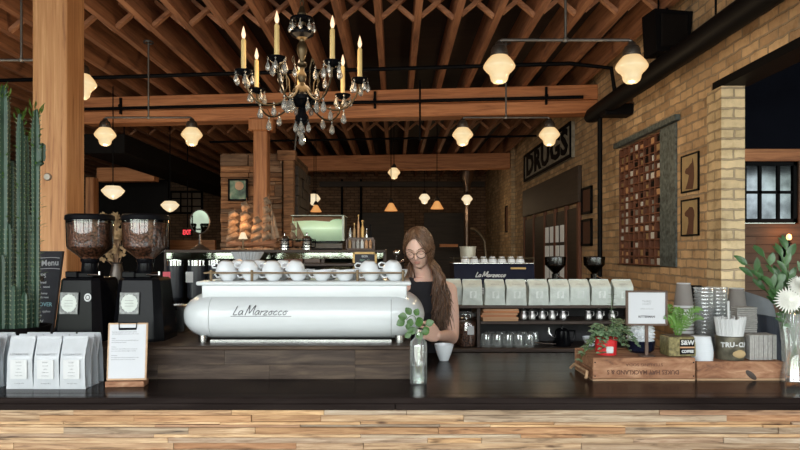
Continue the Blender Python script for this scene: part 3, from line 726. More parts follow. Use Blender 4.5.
# ---------------------------------------------------------------- chandelier
D = 3.42; cx, cz = X(302, D), 2.49
ch = thing('chandelier', 'brass chandelier with seven candle bulbs and crystal drops above the bar', 'chandelier', (cx, D, cz))
zt = JB - cz
MB().lathe([(.05, zt - .002), (.05, zt - .02), (.012, zt - .04)], n=16).build('ceiling_rose', M_abrass, ch)
m = MB(); z = .40; i = 0
while z < zt - .04:
    R_ = Matrix.Rotation(PI / 2 * (i % 2), 4, 'Z')
    pts = [R_ @ Vector((.009 * math.cos(a), 0, z + .018 + .018 * math.sin(a))) for a in [2 * PI * k / 10 for k in range(11)]]
    m.tube(pts, .0028, 5, cap=False); z += .028; i += 1
m.build('chain', M_abrass, ch)
MB().lathe([(0, .40), (.012, .40), (.02, .37), (.03, .36), (.022, .345), (.02, .30)], n=20).build('column_top', M_abrass, ch)
MB().lathe([(.03, .235), (.016, .225), (.014, .215), (.026, .195), (.028, .17), (.02, .14), (.013, .12), (.013, .11), (.026, .10), (.026, .09), (.012, .08), (.012, .06), (.022, .045), (.024, .02), (.014, -.0), (.02, -.012), (.034, -.02), (.05, -.04), (.056, -.06)], n=20).build('centre_column', M_abrass, ch)
MB().lathe([(.05, .345), (.062, .338), (.064, .326), (.05, .318), (.02, .315)], n=24).build('crown_ring', M_gblack, ch)
MB().lathe([(.018, .30), (.030, .29), (.058, .27), (.064, .262), (.060, .25), (.04, .24), (.03, .235)], n=24).build('upper_bowl', M_gblack, ch)
MB().lathe([(.056, -.06), (.075, -.075), (.075, -.095), (.05, -.12), (.02, -.135), (.022, -.16), (.036, -.18), (.036, -.2), (.01, -.23), (0, -.235)], n=24).build('lower_bowl', M_gblack, ch)
DR = MB().lathe([(0, 0), (.0045, -.005), (.005, -.011), (0.001, -.017), (.004, -.022), (.010, -.036), (.0145, -.052), (.0155, -.060), (.012, -.072), (0, -.080)], n=7).build('crystal_drop', M_crystal, ch, smooth=0)
DR.location = (0, 0, -.235); DR.scale = (1.2,) * 3
DW = MB().tube([(.014 * math.cos(a), 0, -.058 + .024 * math.sin(a)) for a in [2 * PI * k / 12 for k in range(13)]], .0016, 4, cap=False).build('drop_rim', M_abrass, DR)
def drop(par, x, y, z, s=1.0):
    o = DR.copy(); C.objects.link(o); o.parent = par; o.location = (x, y, z); o.scale = (s,) * 3; o.rotation_euler = (0, 0, random.uniform(0, 3)); return o
C.objects.unlink(DW); bpy.data.objects.remove(DW)
for k in range(8):
    a = 2 * PI * k / 8; drop(ch, .062 * math.cos(a), .062 * math.sin(a), .322, .75)
for k in range(6):
    a = 2 * PI * k / 6; drop(ch, .078 * math.cos(a), .078 * math.sin(a), -.09, .9)
for k in range(4):
    a = 2 * PI * k / 4; drop(ch, .034 * math.cos(a), .034 * math.sin(a), -.19, .9)
th = [37, 88, 140, 191, 242, 294, 345]
arm0 = None; R0 = .305
for i, t in enumerate(th):
    a = math.radians(t); rz = a - PI / 2; dz = .03 * math.cos(a) + .01
    if arm0 is None:
        arm0 = MB().tube(bez((.05, 0, -.08), (.14, 0, -.19), (.27, 0, -.19), (R0, 0, -.02), 14), .0050, 8).tube([(.10, 0, -.11), (.08, 0, -.05), (.085, 0, .03), (.11, 0, .07), (.125, 0, .05), (.118, 0, .035)], [.0035, .0035, .003, .003, .003, .002], 6).tube([(.20, 0, -.16), (.23, 0, -.11), (.26, 0, -.10), (.265, 0, -.12)], .0025, 6).build('arm', M_abrass, ch)
        MB().lathe([(.012, -.02), (.03, -.012), (.043, .002), (.045, .008), (.035, .006), (.02, .012), (.016, .012)], (R0, 0, 0), 20).build('drip_cup', M_gblack, arm0)
        MB().lathe([(.0, .01), (.0125, .01), (.0122, .160), (.006, .170), (0, .170)], (R0, 0, 0), 14).build('candle_sleeve', M_candle, arm0)
        MB().lathe([(.005, .168), (.010, .182), (.0112, .192), (.0075, .210), (.003, .226), (0, .235)], (R0, 0, 0), 12).build('candle_bulb', M_flame, arm0)
        for k in range(5):
            b2 = 2 * PI * k / 5 + .3; drop(arm0, R0 + .043 * math.cos(b2), .043 * math.sin(b2), .0, .8 + .15 * (k % 2))
        drop(arm0, .12, .012, .03, .9); drop(arm0, .22, 0, -.15, 1.0); drop(arm0, .15, 0, -.135, .95)
        arm0.rotation_euler = (0, 0, rz); arm0.location = (0, 0, dz)
    else:
        o = dup(arm0, (0, 0, dz), rz, parent=ch)
for t in th: pass
point(ch, (0, 0, .1), 12, .25)
# ================================================================ BAR
BT = 1.08
bar = thing('bar_counter', 'long bar with a dark stained top and a front of thin reclaimed wood strips', 'bar', (0, 2.32, 0))
m = MB(); xx = -2.6
m.box(-2.6, 2.35, 0, .016, BT - .022, BT, .003).box(-2.6, .0, .004, .02, BT - .046, BT - .023, .002).box(.003, 2.35, .004, .02, BT - .046, BT - .023, .002)
ys = [.017, .075, .30, .52, .75, 1.03]
for a, b_ in zip(ys, ys[1:]): m.box(-2.6, 2.35, a, b_ - .0016, BT - .046, BT, .0015)
m.build('countertop', M_counter, bar, smooth=0)
m = MB(); z = BT - .048; rr = random.Random(11)
while z > .3:
    h = rr.choice([.010, .013, .016, .019, .024]); x = -2.58 - rr.uniform(0, .4)
    while x < 2.33:
        l = rr.uniform(.18, 1.0); x1 = min(x + l, 2.33)
        if x1 - max(x, -2.58) > .01: m.box(max(x, -2.58), x1 - .0012,   .012 + rr.uniform(0, .011), .05, z - h + .0008, z, .0008)
        x += l
    z -= h
m.box(-2.58, 2.33, .012, .05, .0, z)
m.build('front_strips', M_reclaim, bar, smooth=0)
MB().box(-2.58, 2.33, .05, .09, 0, BT - .046).build('bar_carcass', M_dwood, bar, smooth=0)
# riser that carries grinders and machine
RT = 1.215
r = thing('machine_riser', 'low weathered wood platform on the bar under the white espresso machine', 'platform', (0, 2.66, BT))
x0, x1 = -1.46, X(411, 2.66); m = MB()
for (a, b_, cuts) in ((0, .0585, (.32, .62, .85)), (.059, .118, (.18, .5, .85))):
    xs_ = [x0] + [x0 + (x1 - x0) * t for t in cuts] + [x1]
    for p, q in zip(xs_, xs_[1:]): m.box(p, q - .0006, 0, .02, a, b_, .0004)
m.box(x0, x0 + .02, .02, .65, 0, .118).box(x1 - .02, x1, .02, .65, 0, .118)
m.build('riser_face', M_riser, r, smooth=0)
MB().box(x0 - .005, x1 + .004, -.005, .66, .119, .135, .004).build('riser_top', M_riser, r, smooth=0)

# ---------------------------------------------------------------- espresso machine
mx = (X(186, 2.90) + X(424.5, 2.90)) / 2; hw = (X(424.5, 2.90) - X(186, 2.90)) / 2
em = thing('espresso_machine', 'large white espresso machine with rounded ends standing on the riser', 'espresso machine', (mx, 2.98, RT))
hz = .107; zc = .1085; dy = .25
def sup(a, p): return (abs(math.cos(a)) ** p * (1 if math.cos(a) >= 0 else -1), abs(math.sin(a)) ** p * (1 if math.sin(a) >= 0 else -1))
def prof_pt(x, a):
    e = .16; t = max(0, (abs(x) - (hw - e)) / e); s = math.sqrt(max(0, 1 - t ** 2.5))
    c, q = sup(a, .72)
    return (x, -c * dy * (.45 + .55 * s) * (s ** .15 if s > 0 else 0), zc + q * hz * s)
def loft(xs_, mi=0):
    m = MB()
    V = [[m.bm.verts.new(prof_pt(x, 2 * PI * k / 48)) for k in range(48)] for x in xs_]
    for A, B in zip(V, V[1:]):
        for k in range(48): m.bm.faces.new((A[k], A[(k + 1) % 48], B[(k + 1) % 48], B[k]))
    return m
e = .16; s1 = X(216, 2.85) - mx; s2 = X(391.5, 2.85) - mx
n = 30
loft([s1 + .0015 + (s2 - s1 - .003) * k / n for k in range(n + 1)]).build('front_panel', M_white, em, smooth=50)
ends = [-hw + e * (1 - math.cos(PI / 2 * k / 14)) for k in range(15)]
loft([x for x in ends if x < s1] + [s1]).build('end_cap', M_white, em, smooth=50)
loft([-x for x in ends if -x > s2][::1][::-1] + [] if False else [s2] + [-x for x in reversed(ends) if -x > s2]).build('end_cap', M_white, em, smooth=50)
MB().box(s1 - .004, s2 + .004, -dy * .55, dy * .55, .03, .18).build('inner_body', M_dark, em, smooth=0)
# cup tray
tx0, tx1 = X(202, 2.80) - mx, X(407, 2.80) - mx
MB().box(tx0, tx1, -.19, .21, .18, .245, .008, seg=2).build('tray_base', M_white, em, smooth=50)
MB().box(tx0 - .022, tx1 + .018, -.20, .22, .241, .259, .008, seg=3).build('cup_tray', M_white, em, smooth=50)
zr = .295; m = MB(); ra, rb = tx0 + .01, tx1 - .01
m.tube([(ra, .2, zr), (ra, -.18, zr), (rb, -.18, zr), (rb, .2, zr)], .004, 8)
m.build('cup_rail', M_brass, em)
for px in (211, 252, 357.5, 403):
    MB().cyl((X(px, 2.8) - mx, -.18, .258), (X(px, 2.8) - mx, -.18, zr + .012), .006, n=10).build('rail_post', M_brass, em)
for x in (-.42, .42):
    for y in (-.2, .2): MB().cyl((x, y, 0), (x, y, .03), .02, n=12).build('machine_foot', M_steel, em)
MB().box(s1, s2, -.22, -.19, .0, .012).build('base_strip', M_steel, em, smooth=0)
for x in (-.3, 0, .3):
    g = MB().cyl((x, .27, .17), (x, .27, .10), .036, n=20).build('group_head', M_chrome, em)
    MB().cyl((x, .27, .10), (x, .27, .075), .038, n=20).cyl((x, .3, .09), (x, .44, .08), .012, .014, n=10).build('portafilter', M_gblack, g)
MB().box(-.45, .45, .2, .42, .0, .03, .005).build('drip_tray', M_steel, em, smooth=0)
# script badge (strokes follow the panel)
def script(parent, strokes, x0, zb, size, mat, ysurf, r=.0022, name='script_badge', slant=.35):
    m = MB()
    for st in strokes:
        pts = []
        for (u, v) in st: xx = x0 + (u + v * slant) * size; zz = zb + v * size; pts.append((xx, ysurf(zz), zz))
        if len(pts) > 2:
            q = [Vector(pts[0])]
            for i in range(len(pts) - 1):
                p0 = Vector(pts[max(i - 1, 0)]); p1 = Vector(pts[i]); p2 = Vector(pts[i + 1]); p3 = Vector(pts[min(i + 2, len(pts) - 1)])
                for t in (.25, .5, .75, 1.0): q.append(.5 * ((2 * p1) + (p2 - p0) * t + (2 * p0 - 5 * p1 + 4 * p2 - p3) * t * t + (3 * p1 - p0 - 3 * p2 + p3) * t ** 3))
            pts = q
        m.tube(pts, r, 6)
    return m.build(name, mat, parent)
def a_(x): return [(x + .5, .5), (x + .2, .55), (x + .02, .25), (x + .15, 0), (x + .42, .2), (x + .5, .5), (x + .48, .15), (x + .62, .05)]
def c_(x): return [(x + .42, .42), (x + .25, .55), (x + .02, .25), (x + .2, 0), (x + .5, .12)]
def o_(x): return [(x + .28, .52), (x + .03, .3), (x + .2, 0), (x + .45, .2), (x + .28, .52), (x + .6, .45)]
def z_(x): return [(x + .02, .5), (x + .42, .5), (x + .02, .02), (x + .5, .02)]
def r_(x): return [(x + .05, 0), (x + .08, .5), (x + .2, .42), (x + .4, .52)]
LM = [[(.15, 1.15), (.05, .4), (.02, .03), (.5, .05)], a_(.62), [(1.55, 0), (1.65, .7), (1.72, 1.25), (1.95, .45), (2.05, .25), (2.35, 1.0), (2.5, 1.2), (2.5, .4), (2.6, .0)], a_(2.75), r_(3.45), z_(3.9), o_(4.5), c_(5.15), c_(5.75), o_(6.35)]
def ys_front(zz):
    q = max(-1, min(1, (zz - zc) / hz)); a = math.asin(min(1, abs(q) ** (1 / .62))); return -(math.cos(a) ** .62) * dy - .001
bx = X(233, 2.73) - mx
script(em, LM, bx, zc + .012, .0325, M_ink if False else plain('badge_grey', (.12, .12, .13), .3, .6), ys_front, .0017)
MB().box(bx - .01, bx + .245, ys_front(zc) - .002, ys_front(zc) + .002, zc + .0055, zc + .0078).build('badge_underline', MATS['badge_grey'], em, smooth=0)

# cups on the machine
CUP = [(0, .0), (.021, 0), (.024, .003), (.036, .018), (.043, .04), (.0445, .050), (.0425, .050), (.041, .04), (.034, .019), (.02, .006), (0, .005)]
cup0 = thing('white_cup', '', 'cup', (0, 0, 0), 0, 'white cups on the machine')
MB().lathe(CUP, n=28).build('cup_bowl', M_china, cup0, smooth=60)
MB().tube([(-.040, 0, .040), (-.058, 0, .042), (-.064, 0, .028), (-.054, 0, .016), (-.036, 0, .018)], .0038, 8).build('handle', M_china, cup0)
first = [True]
TZ = RT + .259
def cup(x, y, z, rz, tilt, label, inv=False, group=None):
    if first[0]: o = cup0; first[0] = False
    else: o = dup(cup0)
    o.scale = (1, 1, .93 if not inv else .86); o.location = (x, y, z - (.010 if inv else 0)); o.rotation_euler = ((PI if inv else 0) + tilt, tilt * .6, rz); o['label'] = label
    return o
rr = random.Random(3)
row = [(228, 1), (251, 1), (273.5, 1), (298, 1), (322, 0), (345, 0), (371, 1), (395, 1)]
onum = ['first', 'second', 'third', 'fourth', 'fifth', 'sixth', 'seventh', 'eighth', 'ninth', 'tenth']
for i, (px, st) in enumerate(row):
    if st == 0: cup(X(px, 2.86), 2.86, TZ, rr.uniform(-.6, .6), 0, 'white cup alone in the front row on the machine, %s from the left' % onum[i]); continue
    cup(X(px, 2.86), 2.86, TZ, rr.uniform(-.5, .5), 0, 'lower white cup in the machine front row, %s from the left' % onum[i])
    cup(X(px, 2.86) - .006, 2.86, TZ + .096, rr.uniform(-.3, .3), .24 if i % 2 else .16, 'tilted upside-down white cup atop the %s front row cup from the left' % onum[i], inv=True)
for i, px in enumerate((238, 260, 283, 305, 330, 354, 378, 398)):
    cup(X(px, 2.98), 2.985, TZ, rr.uniform(-.5, .5), 0, 'white cup in the machine second row, %s from the left' % onum[i])
    if i in (0, 1, 2): cup(X(px, 2.98), 2.985, TZ + .098, rr.uniform(-.5, .5), .1, 'upside-down white cup stacked in the machine second row, %s from the left' % onum[i], inv=True)

# ---------------------------------------------------------------- grinders
def grinder(x, y, rz, label, round_badge):
    g = thing('coffee_grinder', label, 'coffee grinder', (x, y, RT), rz); g.scale = (.93, .93, 1)
    m = MB()
    def octo(w, d, c, z): return [(-w + c, -d, z), (w - c, -d, z), (w, -d + c, z), (w, d - c, z), (w - c, d, z), (-w + c, d, z), (-w, d - c, z), (-w, -d + c, z)]
    secs = [octo(.122, .13, .035, 0), octo(.122, .13, .035, .012), octo(.096, .105, .028, .262), octo(.088, .098, .026, .272)]
    V = [[m.bm.verts.new(p) for p in s] for s in secs]
    for A, B in zip(V, V[1:]):
        for k in range(8): m.bm.faces.new((A[k], A[(k + 1) % 8], B[(k + 1) % 8], B[k]))
    m.bm.faces.new(V[-1]); m.bm.faces.new(list(reversed(V[0])))
    m.build('grinder_body', M_gblack, g, smooth=0)
    tilt = math.atan2(.025, .25)
    Rf = (PI / 2 - tilt, 0, 0)
    p = MB().box(-.045, .045, -.047, .047, 0, .002, .002).build('label_plate', plain('plate_silver', (.12, .125, .12), .4, .3, var=.4, scale=60) if 'plate_silver' not in MATS else MATS['plate_silver'], g, smooth=0, loc=(-.030, -.1205, .165), rot=Rf)
    MB().lathe([(0, .0035), (.036, .0035), (.038, .002)], n=30, flute=(15, .03)).build('round_emblem', M_sage, p)
    if 'pale_engrave' not in MATS: plain('pale_engrave', (.2, .2, .2), .5)
    text('lettering', 'GRINDER', .011, M_ink, p, (0, -.041, .0028), (0, 0, 0), sx=1.2) if False else None
    for k in range(3): MB().box(-.02, .02, -.001, .001, 0, .0006).build('emblem_line', MATS['pale_engrave'], p, smooth=0, loc=(0, .012 - .012 * k, .0036))
    if round_badge:
        bd = MB().lathe([(.011, .0), (.013, .0015), (.017, .0015), (.018, 0)], n=24).lathe([(0, .002), (.007, .002), (.008, 0)], n=16).build('round_badge', M_lab, g, loc=(.058, -.116, .19), rot=Rf)
    MB().box(-.045, .045, -.05, .05, .272, .295, .004).box(-.09, -.03, -.06, -.02, .272, .30, .004).build('top_plate', M_gblack, g, smooth=0)
    MB().cyl((.03, -.07, .285), (.09, -.07, .285), .004, n=8).cyl((.088, -.07, .285), (.088, -.07, .30), .006, n=8).build('adjust_bar', M_steel, g)
    MB().lathe([(.038, .29), (.04, .295), (.036, .335), (.042, .345), (.042, .355)], n=24).build('hopper_collar', M_gblack, g)
    MB().lathe([(.0385, .35), (.042, .358), (.099, .402), (.103, .412), (.107, .53)], n=36).build('hopper_shell', M_hop, g)
    MB().lathe([(0, .352), (.036, .352), (.095, .404), (.0985, .415), (.1025, .512), (.06, .52), (0, .518)], n=36).build('coffee_beans', M_beans, g)
    MB().lathe([(.109, .525), (.112, .53), (.110, .545), (.1, .552), (0, .554)], n=36).build('hopper_lid', M_black, g)
    MB().lathe([(0, .02), (.04, .02), (.045, .03), (.045, .2), (0, .2)], (0, .15, .02), 20).build('dosing_chamber', M_steel, g)
    MB().bar((-.06, .18, .14), (-.12, .22, .12), .012, .012, .003).build('dosing_lever', M_black, g)
    return g
grinder(X(90, 2.9), 2.90, -.10, 'black coffee grinder nearest the big timber post, hopper full of beans', True)
grinder(X(145.5, 2.9), 2.90, .02, 'black coffee grinder next to the white espresso machine, hopper full of beans', False)
# small steel tin below the machine's left end
r = thing('steel_canister', 'small steel canister with a brown panel beside the left end of the machine', 'canister', (X(177, 3.15), 3.15, RT))
MB().box(-.075, .055, -.05, .05, 0, .13, .006).build('canister_body', M_steel, r, smooth=0)
MB().box(-.02, .012, -.054, -.05, .005, .07).build('panel', M_redwood, r, smooth=0)
MB().bar((-.03, -.055, .11), (.02, -.055, .12), .012, .02, .003).build('latch', M_black, r)

# ---------------------------------------------------------------- coffee bags on the bar
def bag_proto(name, w, h, d, mat, mats, brand, label_lines, slope=.6):
    r = thing(name, '', 'coffee bag')
    def f(u, v, side):   # front (-1) back (+1): v 0..1 height
        if v < slope: t = 0
        else: t = (v - slope) / (1 - slope)
        yy = d / 2 * (1 - t ** 1.15) * side + (d * .10 * t)
        ww = w / 2 * (1 - .05 * math.sin(PI * v) - .05 * v)
        x = -ww + 2 * ww * u
        puff = .006 * math.sin(PI * u) * math.sin(PI * min(1, v * 1.1)) * side
        wr = .0012 * math.sin(23 * u + 9 * v) * math.sin(17 * v)
        return (x, yy + puff + wr, h * v)
    m = MB(); nu, nv = 10, 14
    m.grid(lambda u, v: f(u, v, -1), nu, nv).grid(lambda u, v: f(u, v, 1), nu, nv)
    m.box(-w / 2 * .9, w / 2 * .9, d * .10 - .002, d * .10 + .002, h - .006, h + .006)
    m.build('pouch', mat, r, smooth=50)
    m = MB()
    for sd in (0, 1):
        def g(u, v, sd=sd):
            a, b_ = f(sd, v, -1), f(sd, v, 1); k = math.sin(PI * u) * .016 * (1 - v * .6)
            return (a[0] + (k if sd == 0 else -k), a[1] + (b_[1] - a[1]) * u, a[2])
        m.grid(g, 6, 12)
    m.box(-w / 2 + .001, w / 2 - .001, -d / 2 + .001, d / 2 - .001, 0, .002)
    m.build('side_gusset', mats, r, smooth=50)
    return r, f
b0, bf = bag_proto('coffee_bag', .101, .193, .046, M_bag, M_bagside, '', 0)
b0['group'] = 'white coffee bags on the bar'
lb = MB().box(-.031, .031, -.0008, .0008, 0, .072).build('paper_label', M_lab, b0, smooth=0, loc=(.0, -.0305, .040))
for k, (s, t) in enumerate((('BLEND', .007), ('one pound', .005), ('coffee', .006), ('whole bean', .0055), ('roasted here', .0055))):
    text('label_print', s, t, M_ink, lb, (0, -.0012, .062 - .0125 * k), ext=.0002)
text('brand_print', 'APPARATUS', .0108, M_ink, b0, (0, -.029, .1315), (PI / 2 - .2, 0, 0), ext=.0002, space=1.25, bold=.0002)
text('foot_print', 'net weight 340 g', .0055, M_ink, b0, (0, -.028, .022), ext=.0002)
fx = [X(-14, 2.485), X(22, 2.485), X(49, 2.485), X(75, 2.485)]
used = False
for rw, wd in enumerate(('front', 'middle', 'rear')):
    for k, x in enumerate(fx):
        lab = 'white coffee bag in the %s row on the bar, %s from the clipboard' % (wd, ['fourth', 'third', 'nearest', 'x'][k] if False else ['farthest', 'third', 'second', 'nearest'][k])
        o = b0 if not used else dup(b0); used = True
        o.location = (x + rw * .0, 2.489 + rw * .0535 + (.003 if k == 1 else 0), BT); o['label'] = lab
        o.rotation_euler = (0, 0, random.uniform(-.03, .03))

# ---------------------------------------------------------------- clipboard
r = thing('menu_clipboard', 'clipboard with a printed white sheet propped in a wooden block on the bar', 'clipboard', (X(127, 2.53), 2.53, BT), .07)
MB().box(-.073, .073, -.03, .03, 0, .022, .002).build('wooden_block', M_crate, r, smooth=0)
lean = -.10
bd = MB().box(-.076, .076, -.003, .003, 0, .222, .002).build('board', M_oak, r, smooth=0, loc=(0, -.005, .0215), rot=(lean, 0, 0))
MB().box(-.069, .069, -.0045, -.0032, .008, .216).build('paper_sheet', M_paper, bd, smooth=0)
MB().tube([(-.032, -.007, .196), (-.034, -.007, .222), (.034, -.007, .222), (.032, -.007, .196), (-.032, -.007, .196)], .0022, 6).box(-.03, .03, -.006, -.003, .196, .203).build('clip', M_black, bd)
para = [['Every bag is roasted in small batches upstairs', 'and rested before it comes down to this counter'], ['Origins', 'Ask us about the lots on the shelf this week and', 'how they are best brewed'], ['At home', 'Grind fresh, rinse the filter, bloom and pour in', 'slow even circles until the weight is reached'], ['Wholesale', 'We supply beans, training and equipment to cafes', 'around the city, write or call for the details']]
z = .187
for pg in para:
    for ln in pg:
        text('print_line', ln, .0052, M_ink, bd, (-.06, -.0048, z), align='LEFT', ext=.0001, bold=.00015); z -= .0078
    z -= .0095

# ---------------------------------------------------------------- chalkboard
r = thing('chalkboard_sign', 'slate chalkboard menu between the cactus and the first grinder', 'sign', (X(40, 3.25), 3.25, BT), -.12)
h = .525
bd = MB().prism([(-.115, .0), (.055, .0), (.105, h), (-.13, h)], -.008, .008, 'xz').build('slate', M_slate, r, smooth=0, rot=(-.06, 0, 0))
MB().bar((0, .01, .4), (0, .14, 0), .02, .01).build('prop_leg', M_dwood, r)
text('chalk_title', 'Brew Menu', .042, M_chalk, bd, (-.01, -.010, h - .062), (PI / 2, -.04, 0), bold=.0007)
MB().tube(bez((-.11, -.01, h - .085), (-.05, -.01, h - .10), (.03, -.01, h - .08), (.095, -.01, h - .09), 8), .0016, 4).tube(bez((-.105, -.01, h - .035), (-.05, -.01, h - .045), (.03, -.01, h - .025), (.092, -.01, h - .035), 8), .0016, 4).build('chalk_banner', M_chalk, bd)
for s, t, zz in (('DRIPS', .030, .125), ('house   brazil', .015, .158), ('washed kenya   natural', .013, .180), ('colombia   honey', .014, .212), ('guest lot   daily roast', .013, .232), ('POUR OVER', .028, .268), ('chemex   v60   syphon', .015, .302), ('for two', .015, .322), ('NEW', .028, .355), ('cold brew   nitro', .014, .385), ('by the glass', .014, .405), ('ask at the bar', .013, .45)):
    text('chalk_line', s, t, M_chalk if s != 'POUR OVER' else (MATS.get('chalk_teal') or plain('chalk_teal', (.35, .62, .68), .9)), bd, (-.015, -.010, h - zz), bold=.0003)

# ---------------------------------------------------------------- cactus
r = thing('columnar_cactus', 'tall dark green columnar cactus in front of the big timber post', 'cactus', (X(17, 3.0), 3.0, BT))
MB().lathe([(0, 0), (.11, 0), (.14, .17), (.145, .18), (.13, .18), (.125, .165), (0, .165)], n=24).build('planter', M_dark, r)
def stem(m, ms, x, y, z0, z1, rad, tip=True):
    n = 6; k = 12; R = []
    for i in range(k + 1):
        t = i / k; R.append((rad * (1 if t < .93 else .55) * (1 + .05 * math.sin(9 * t)) * (.75 + .25 * min(1, t * 5)), z0 + (z1 - z0) * t))
    R.append((0.002, z1 + rad * .3))
    ring = []
    for (rr_, z) in R:
        ring.append([m.bm.verts.new((x + rr_ * (1 if j % 2 == 0 else .55) * math.cos(PI * j / 5 + x * 9), y + rr_ * (1 if j % 2 == 0 else .55) * math.sin(PI * j / 5 + x * 9), z)) for j in range(10)])
    for A, B in zip(ring, ring[1:]):
        for j in range(10): m.bm.faces.new((A[j], A[(j + 1) % 10], B[(j + 1) % 10], B[j]))
    z = z0 + .05
    while z < z1 - .01:
        for j in range(0, 10, 2):
            a = PI * j / 5 + x * 9; px_, py_ = x + rad * math.cos(a), y + rad * math.sin(a)
            ms.lathe([(0, -.004), (.003, 0), (0, .004)], (px_, py_, z), 4)
            ms.tube([(px_, py_, z), (px_ + .009 * math.cos(a), py_ + .009 * math.sin(a), z + .006)], [.0012, .0002], 3, cap=False)
        z += .021
    return m
def cz_(py, D=3.0): return Z(py, D) - BT
ox = r.location.x
stems = [(4, -.02, 88, .025), (20, -.05, 117, .0165), (26, .05, 134, .014), (36, -.03, 112, .0185), (12.5, .06, 160, .013), (-6, 0, 100, .026), (8, -.08, 225, .015), (30, .02, 215, .012), (1, -.10, 255, .020), (14, -.11, 285, .015), (25, -.09, 292, .015), (31, -.05, 300, .013)]
ms = MB()
for (px, y, py, rad) in stems:
    m = MB(); stem(m, ms, X(px, 3.0 + y) - ox if abs(X(px, 3.0 + y) - ox) < .22 else -.2, y, .15, cz_(py), rad); m.build('cactus_stem', M_cactus, r, smooth=25)
m = MB(); ax = X(42.5, 2.97) - ox; stem(m, ms, ax, -.03, cz_(162), cz_(145), .015); m.tube([(X(37, 2.97) - ox, -.03, cz_(166)), (ax, -.03, cz_(163))], .012, 8); m.build('cactus_arm', M_cactus, r, smooth=25)
m = MB()
for (px, y, py) in ((3, -.02, 100), (20, -.05, 124), (25, .05, 142), (36, -.03, 118)):
    for k in range(14):
        a = random.uniform(0, 2 * PI); x = X(px, 3 + y) - ox
        m.leaf((x + .018 * math.cos(a), y + .018 * math.sin(a), cz_(py) + random.uniform(-.015, .05)), (math.cos(a) * .5, math.sin(a) * .5, 1), random.uniform(.02, .05), .012, up=(math.sin(a), 0, .2))
for (px, y, pa, pb) in ((3, -.02, 150, 310), (36, -.03, 120, 300), (22, -.05, 150, 300)):
    for k in range(34):
        a = random.uniform(0, 2 * PI); x = X(px, 3 + y) - ox
        m.leaf((x + .026 * math.cos(a), y + .022 * math.sin(a), cz_(random.uniform(pa, pb))), (math.cos(a), math.sin(a) * .8, .5), random.uniform(.018, .032), .010, up=(0, 0, 1))
m.build('small_leaves', M_fern, r, smooth=0, fixn=False)
ms.build('spines', M_spine, r, smooth=0, fixn=False)

# ---------------------------------------------------------------- glass vase with sprig
D = 2.565; r = thing('bottle_vase', 'clear glass bottle holding a leafy sprig, standing at the bar front edge', 'vase', (X(418.5, D), D, BT))
MB().lathe([(0, .0), (.030, .0), (.033, .004), (.0335, .02), (.0335, .15), (.031, .166), (.018, .180), (.0125, .188), (.0120, .205), (.0145, .207), (.0145, .213), (.011, .213)], n=32).build('glass_bottle', M_glass, r)
MB().lathe([(0, .006), (.030, .006), (.031, .02), (.031, .075), (0, .075)], n=24).build('water', M_water, r)
m = MB()
sp = bez((.012, -.005, .02), (.0, 0, .14), (0, 0, .2), (-.012, .0, .26), 10); m.tube(sp, .0016, 5)
sp2 = bez((-.012, .005, .02), (.004, 0, .14), (.004, 0, .2), (.03, .0, .235), 10); m.tube(sp2, .0014, 5)
m.tube(bez((-.012, 0, .26), (-.02, 0, .275), (-.035, -.005, .272), (-.05, 0, .25), 6), .0012, 4)
m.build('stem', M_leaf, r)
m = MB()
for (x, z, l, w, dx, dz) in ((-.03, .272, .034, .030, -.4, .6), (-.045, .262, .036, .034, -1, .2), (-.055, .250, .036, .032, -1, -.5), (-.028, .258, .034, .030, -.3, -1), (-.005, .262, .032, .026, .6, -.6), (-.012, .270, .03, .028, .3, 1), (-.04, .24, .025, .02, -.2, -1), (-.022, .215, .026, .02, -.7, -.3), (.028, .235, .034, .03, .8, .3), (.022, .225, .032, .028, .5, -.8), (-.006, .215, .04, .032, -.9, -.3), (.004, .225, .034, .03, -.2, .9), (.012, .205, .03, .026, .9, 0), (-.03, .2, .03, .024, -.8, -.6), (-.002, .205, .034, .03, .3, -.7)):
    m.leaf((x, random.uniform(-.012, .008), z), (dx, random.uniform(-.5, .1), dz), l, w, up=(random.uniform(-.3, .3), -1, .3), fold=.2, droop=.15, n=5)
m.build('leaves', M_leaf, r, smooth=60, fixn=False)

# cup on the bar
D = 3.12; c = thing('white_coffee_cup', 'single white tapered cup on the bar in front of the barista', 'cup', (X(444, D), D, BT))
MB().lathe([(0, 0), (.022, 0), (.024, .004), (.034, .03), (.044, .062), (.047, .078), (.0455, .078), (.042, .06), (.03, .028), (.018, .008), (0, .007)], n=32).build('cup_bowl', M_china, c, smooth=60)
MB().lathe([(0, .055), (.039, .055)], n=24).build('coffee', plain('coffee_liquid', (.05, .02, .01), .15), c)

# ================================================================ CRATES AND THINGS ON THEM
def crate(label, x0, x1, yf, d, h, bt=.012, burn=False):
    r = thing('wooden_crate', label, 'crate', ((x0 + x1) / 2, yf, BT)); w = (x1 - x0) / 2
    MB().box(-w, w, 0, bt, .008, h, .003).build('front_board', M_crate, r, smooth=0)
    MB().box(-w, w, d - bt, d, .008, h, .003).build('rear_board', M_crate, r, smooth=0)
    MB().box(-w + .001, -w + bt, bt, d - bt, .002, h * .45, .002).box(-w + .001, -w + bt, bt, d - bt, h * .5, h - .004, .002).build('end_board', M_crate, r, smooth=0)
    MB().box(w - bt, w - .001, bt, d - bt, .002, h - .002, .002).build('end_board', M_crate, r, smooth=0)
    MB().box(-w + .001, w - .001, 0.001, d - .001, 0, .0075).build('base_edge', M_crateL, r, smooth=0)
    n = 3; 
    MB().box(-w + bt, w - bt, bt, d - bt, h - .014, h - .006).build('inner_board', M_crate, r, smooth=0)
    return r, w
D = 2.62; CH = .094
r, w = crate('larger wooden crate with faded upside-down stencil, under the potted plants', X(593, D), X(695.5, D), D, .27, CH)
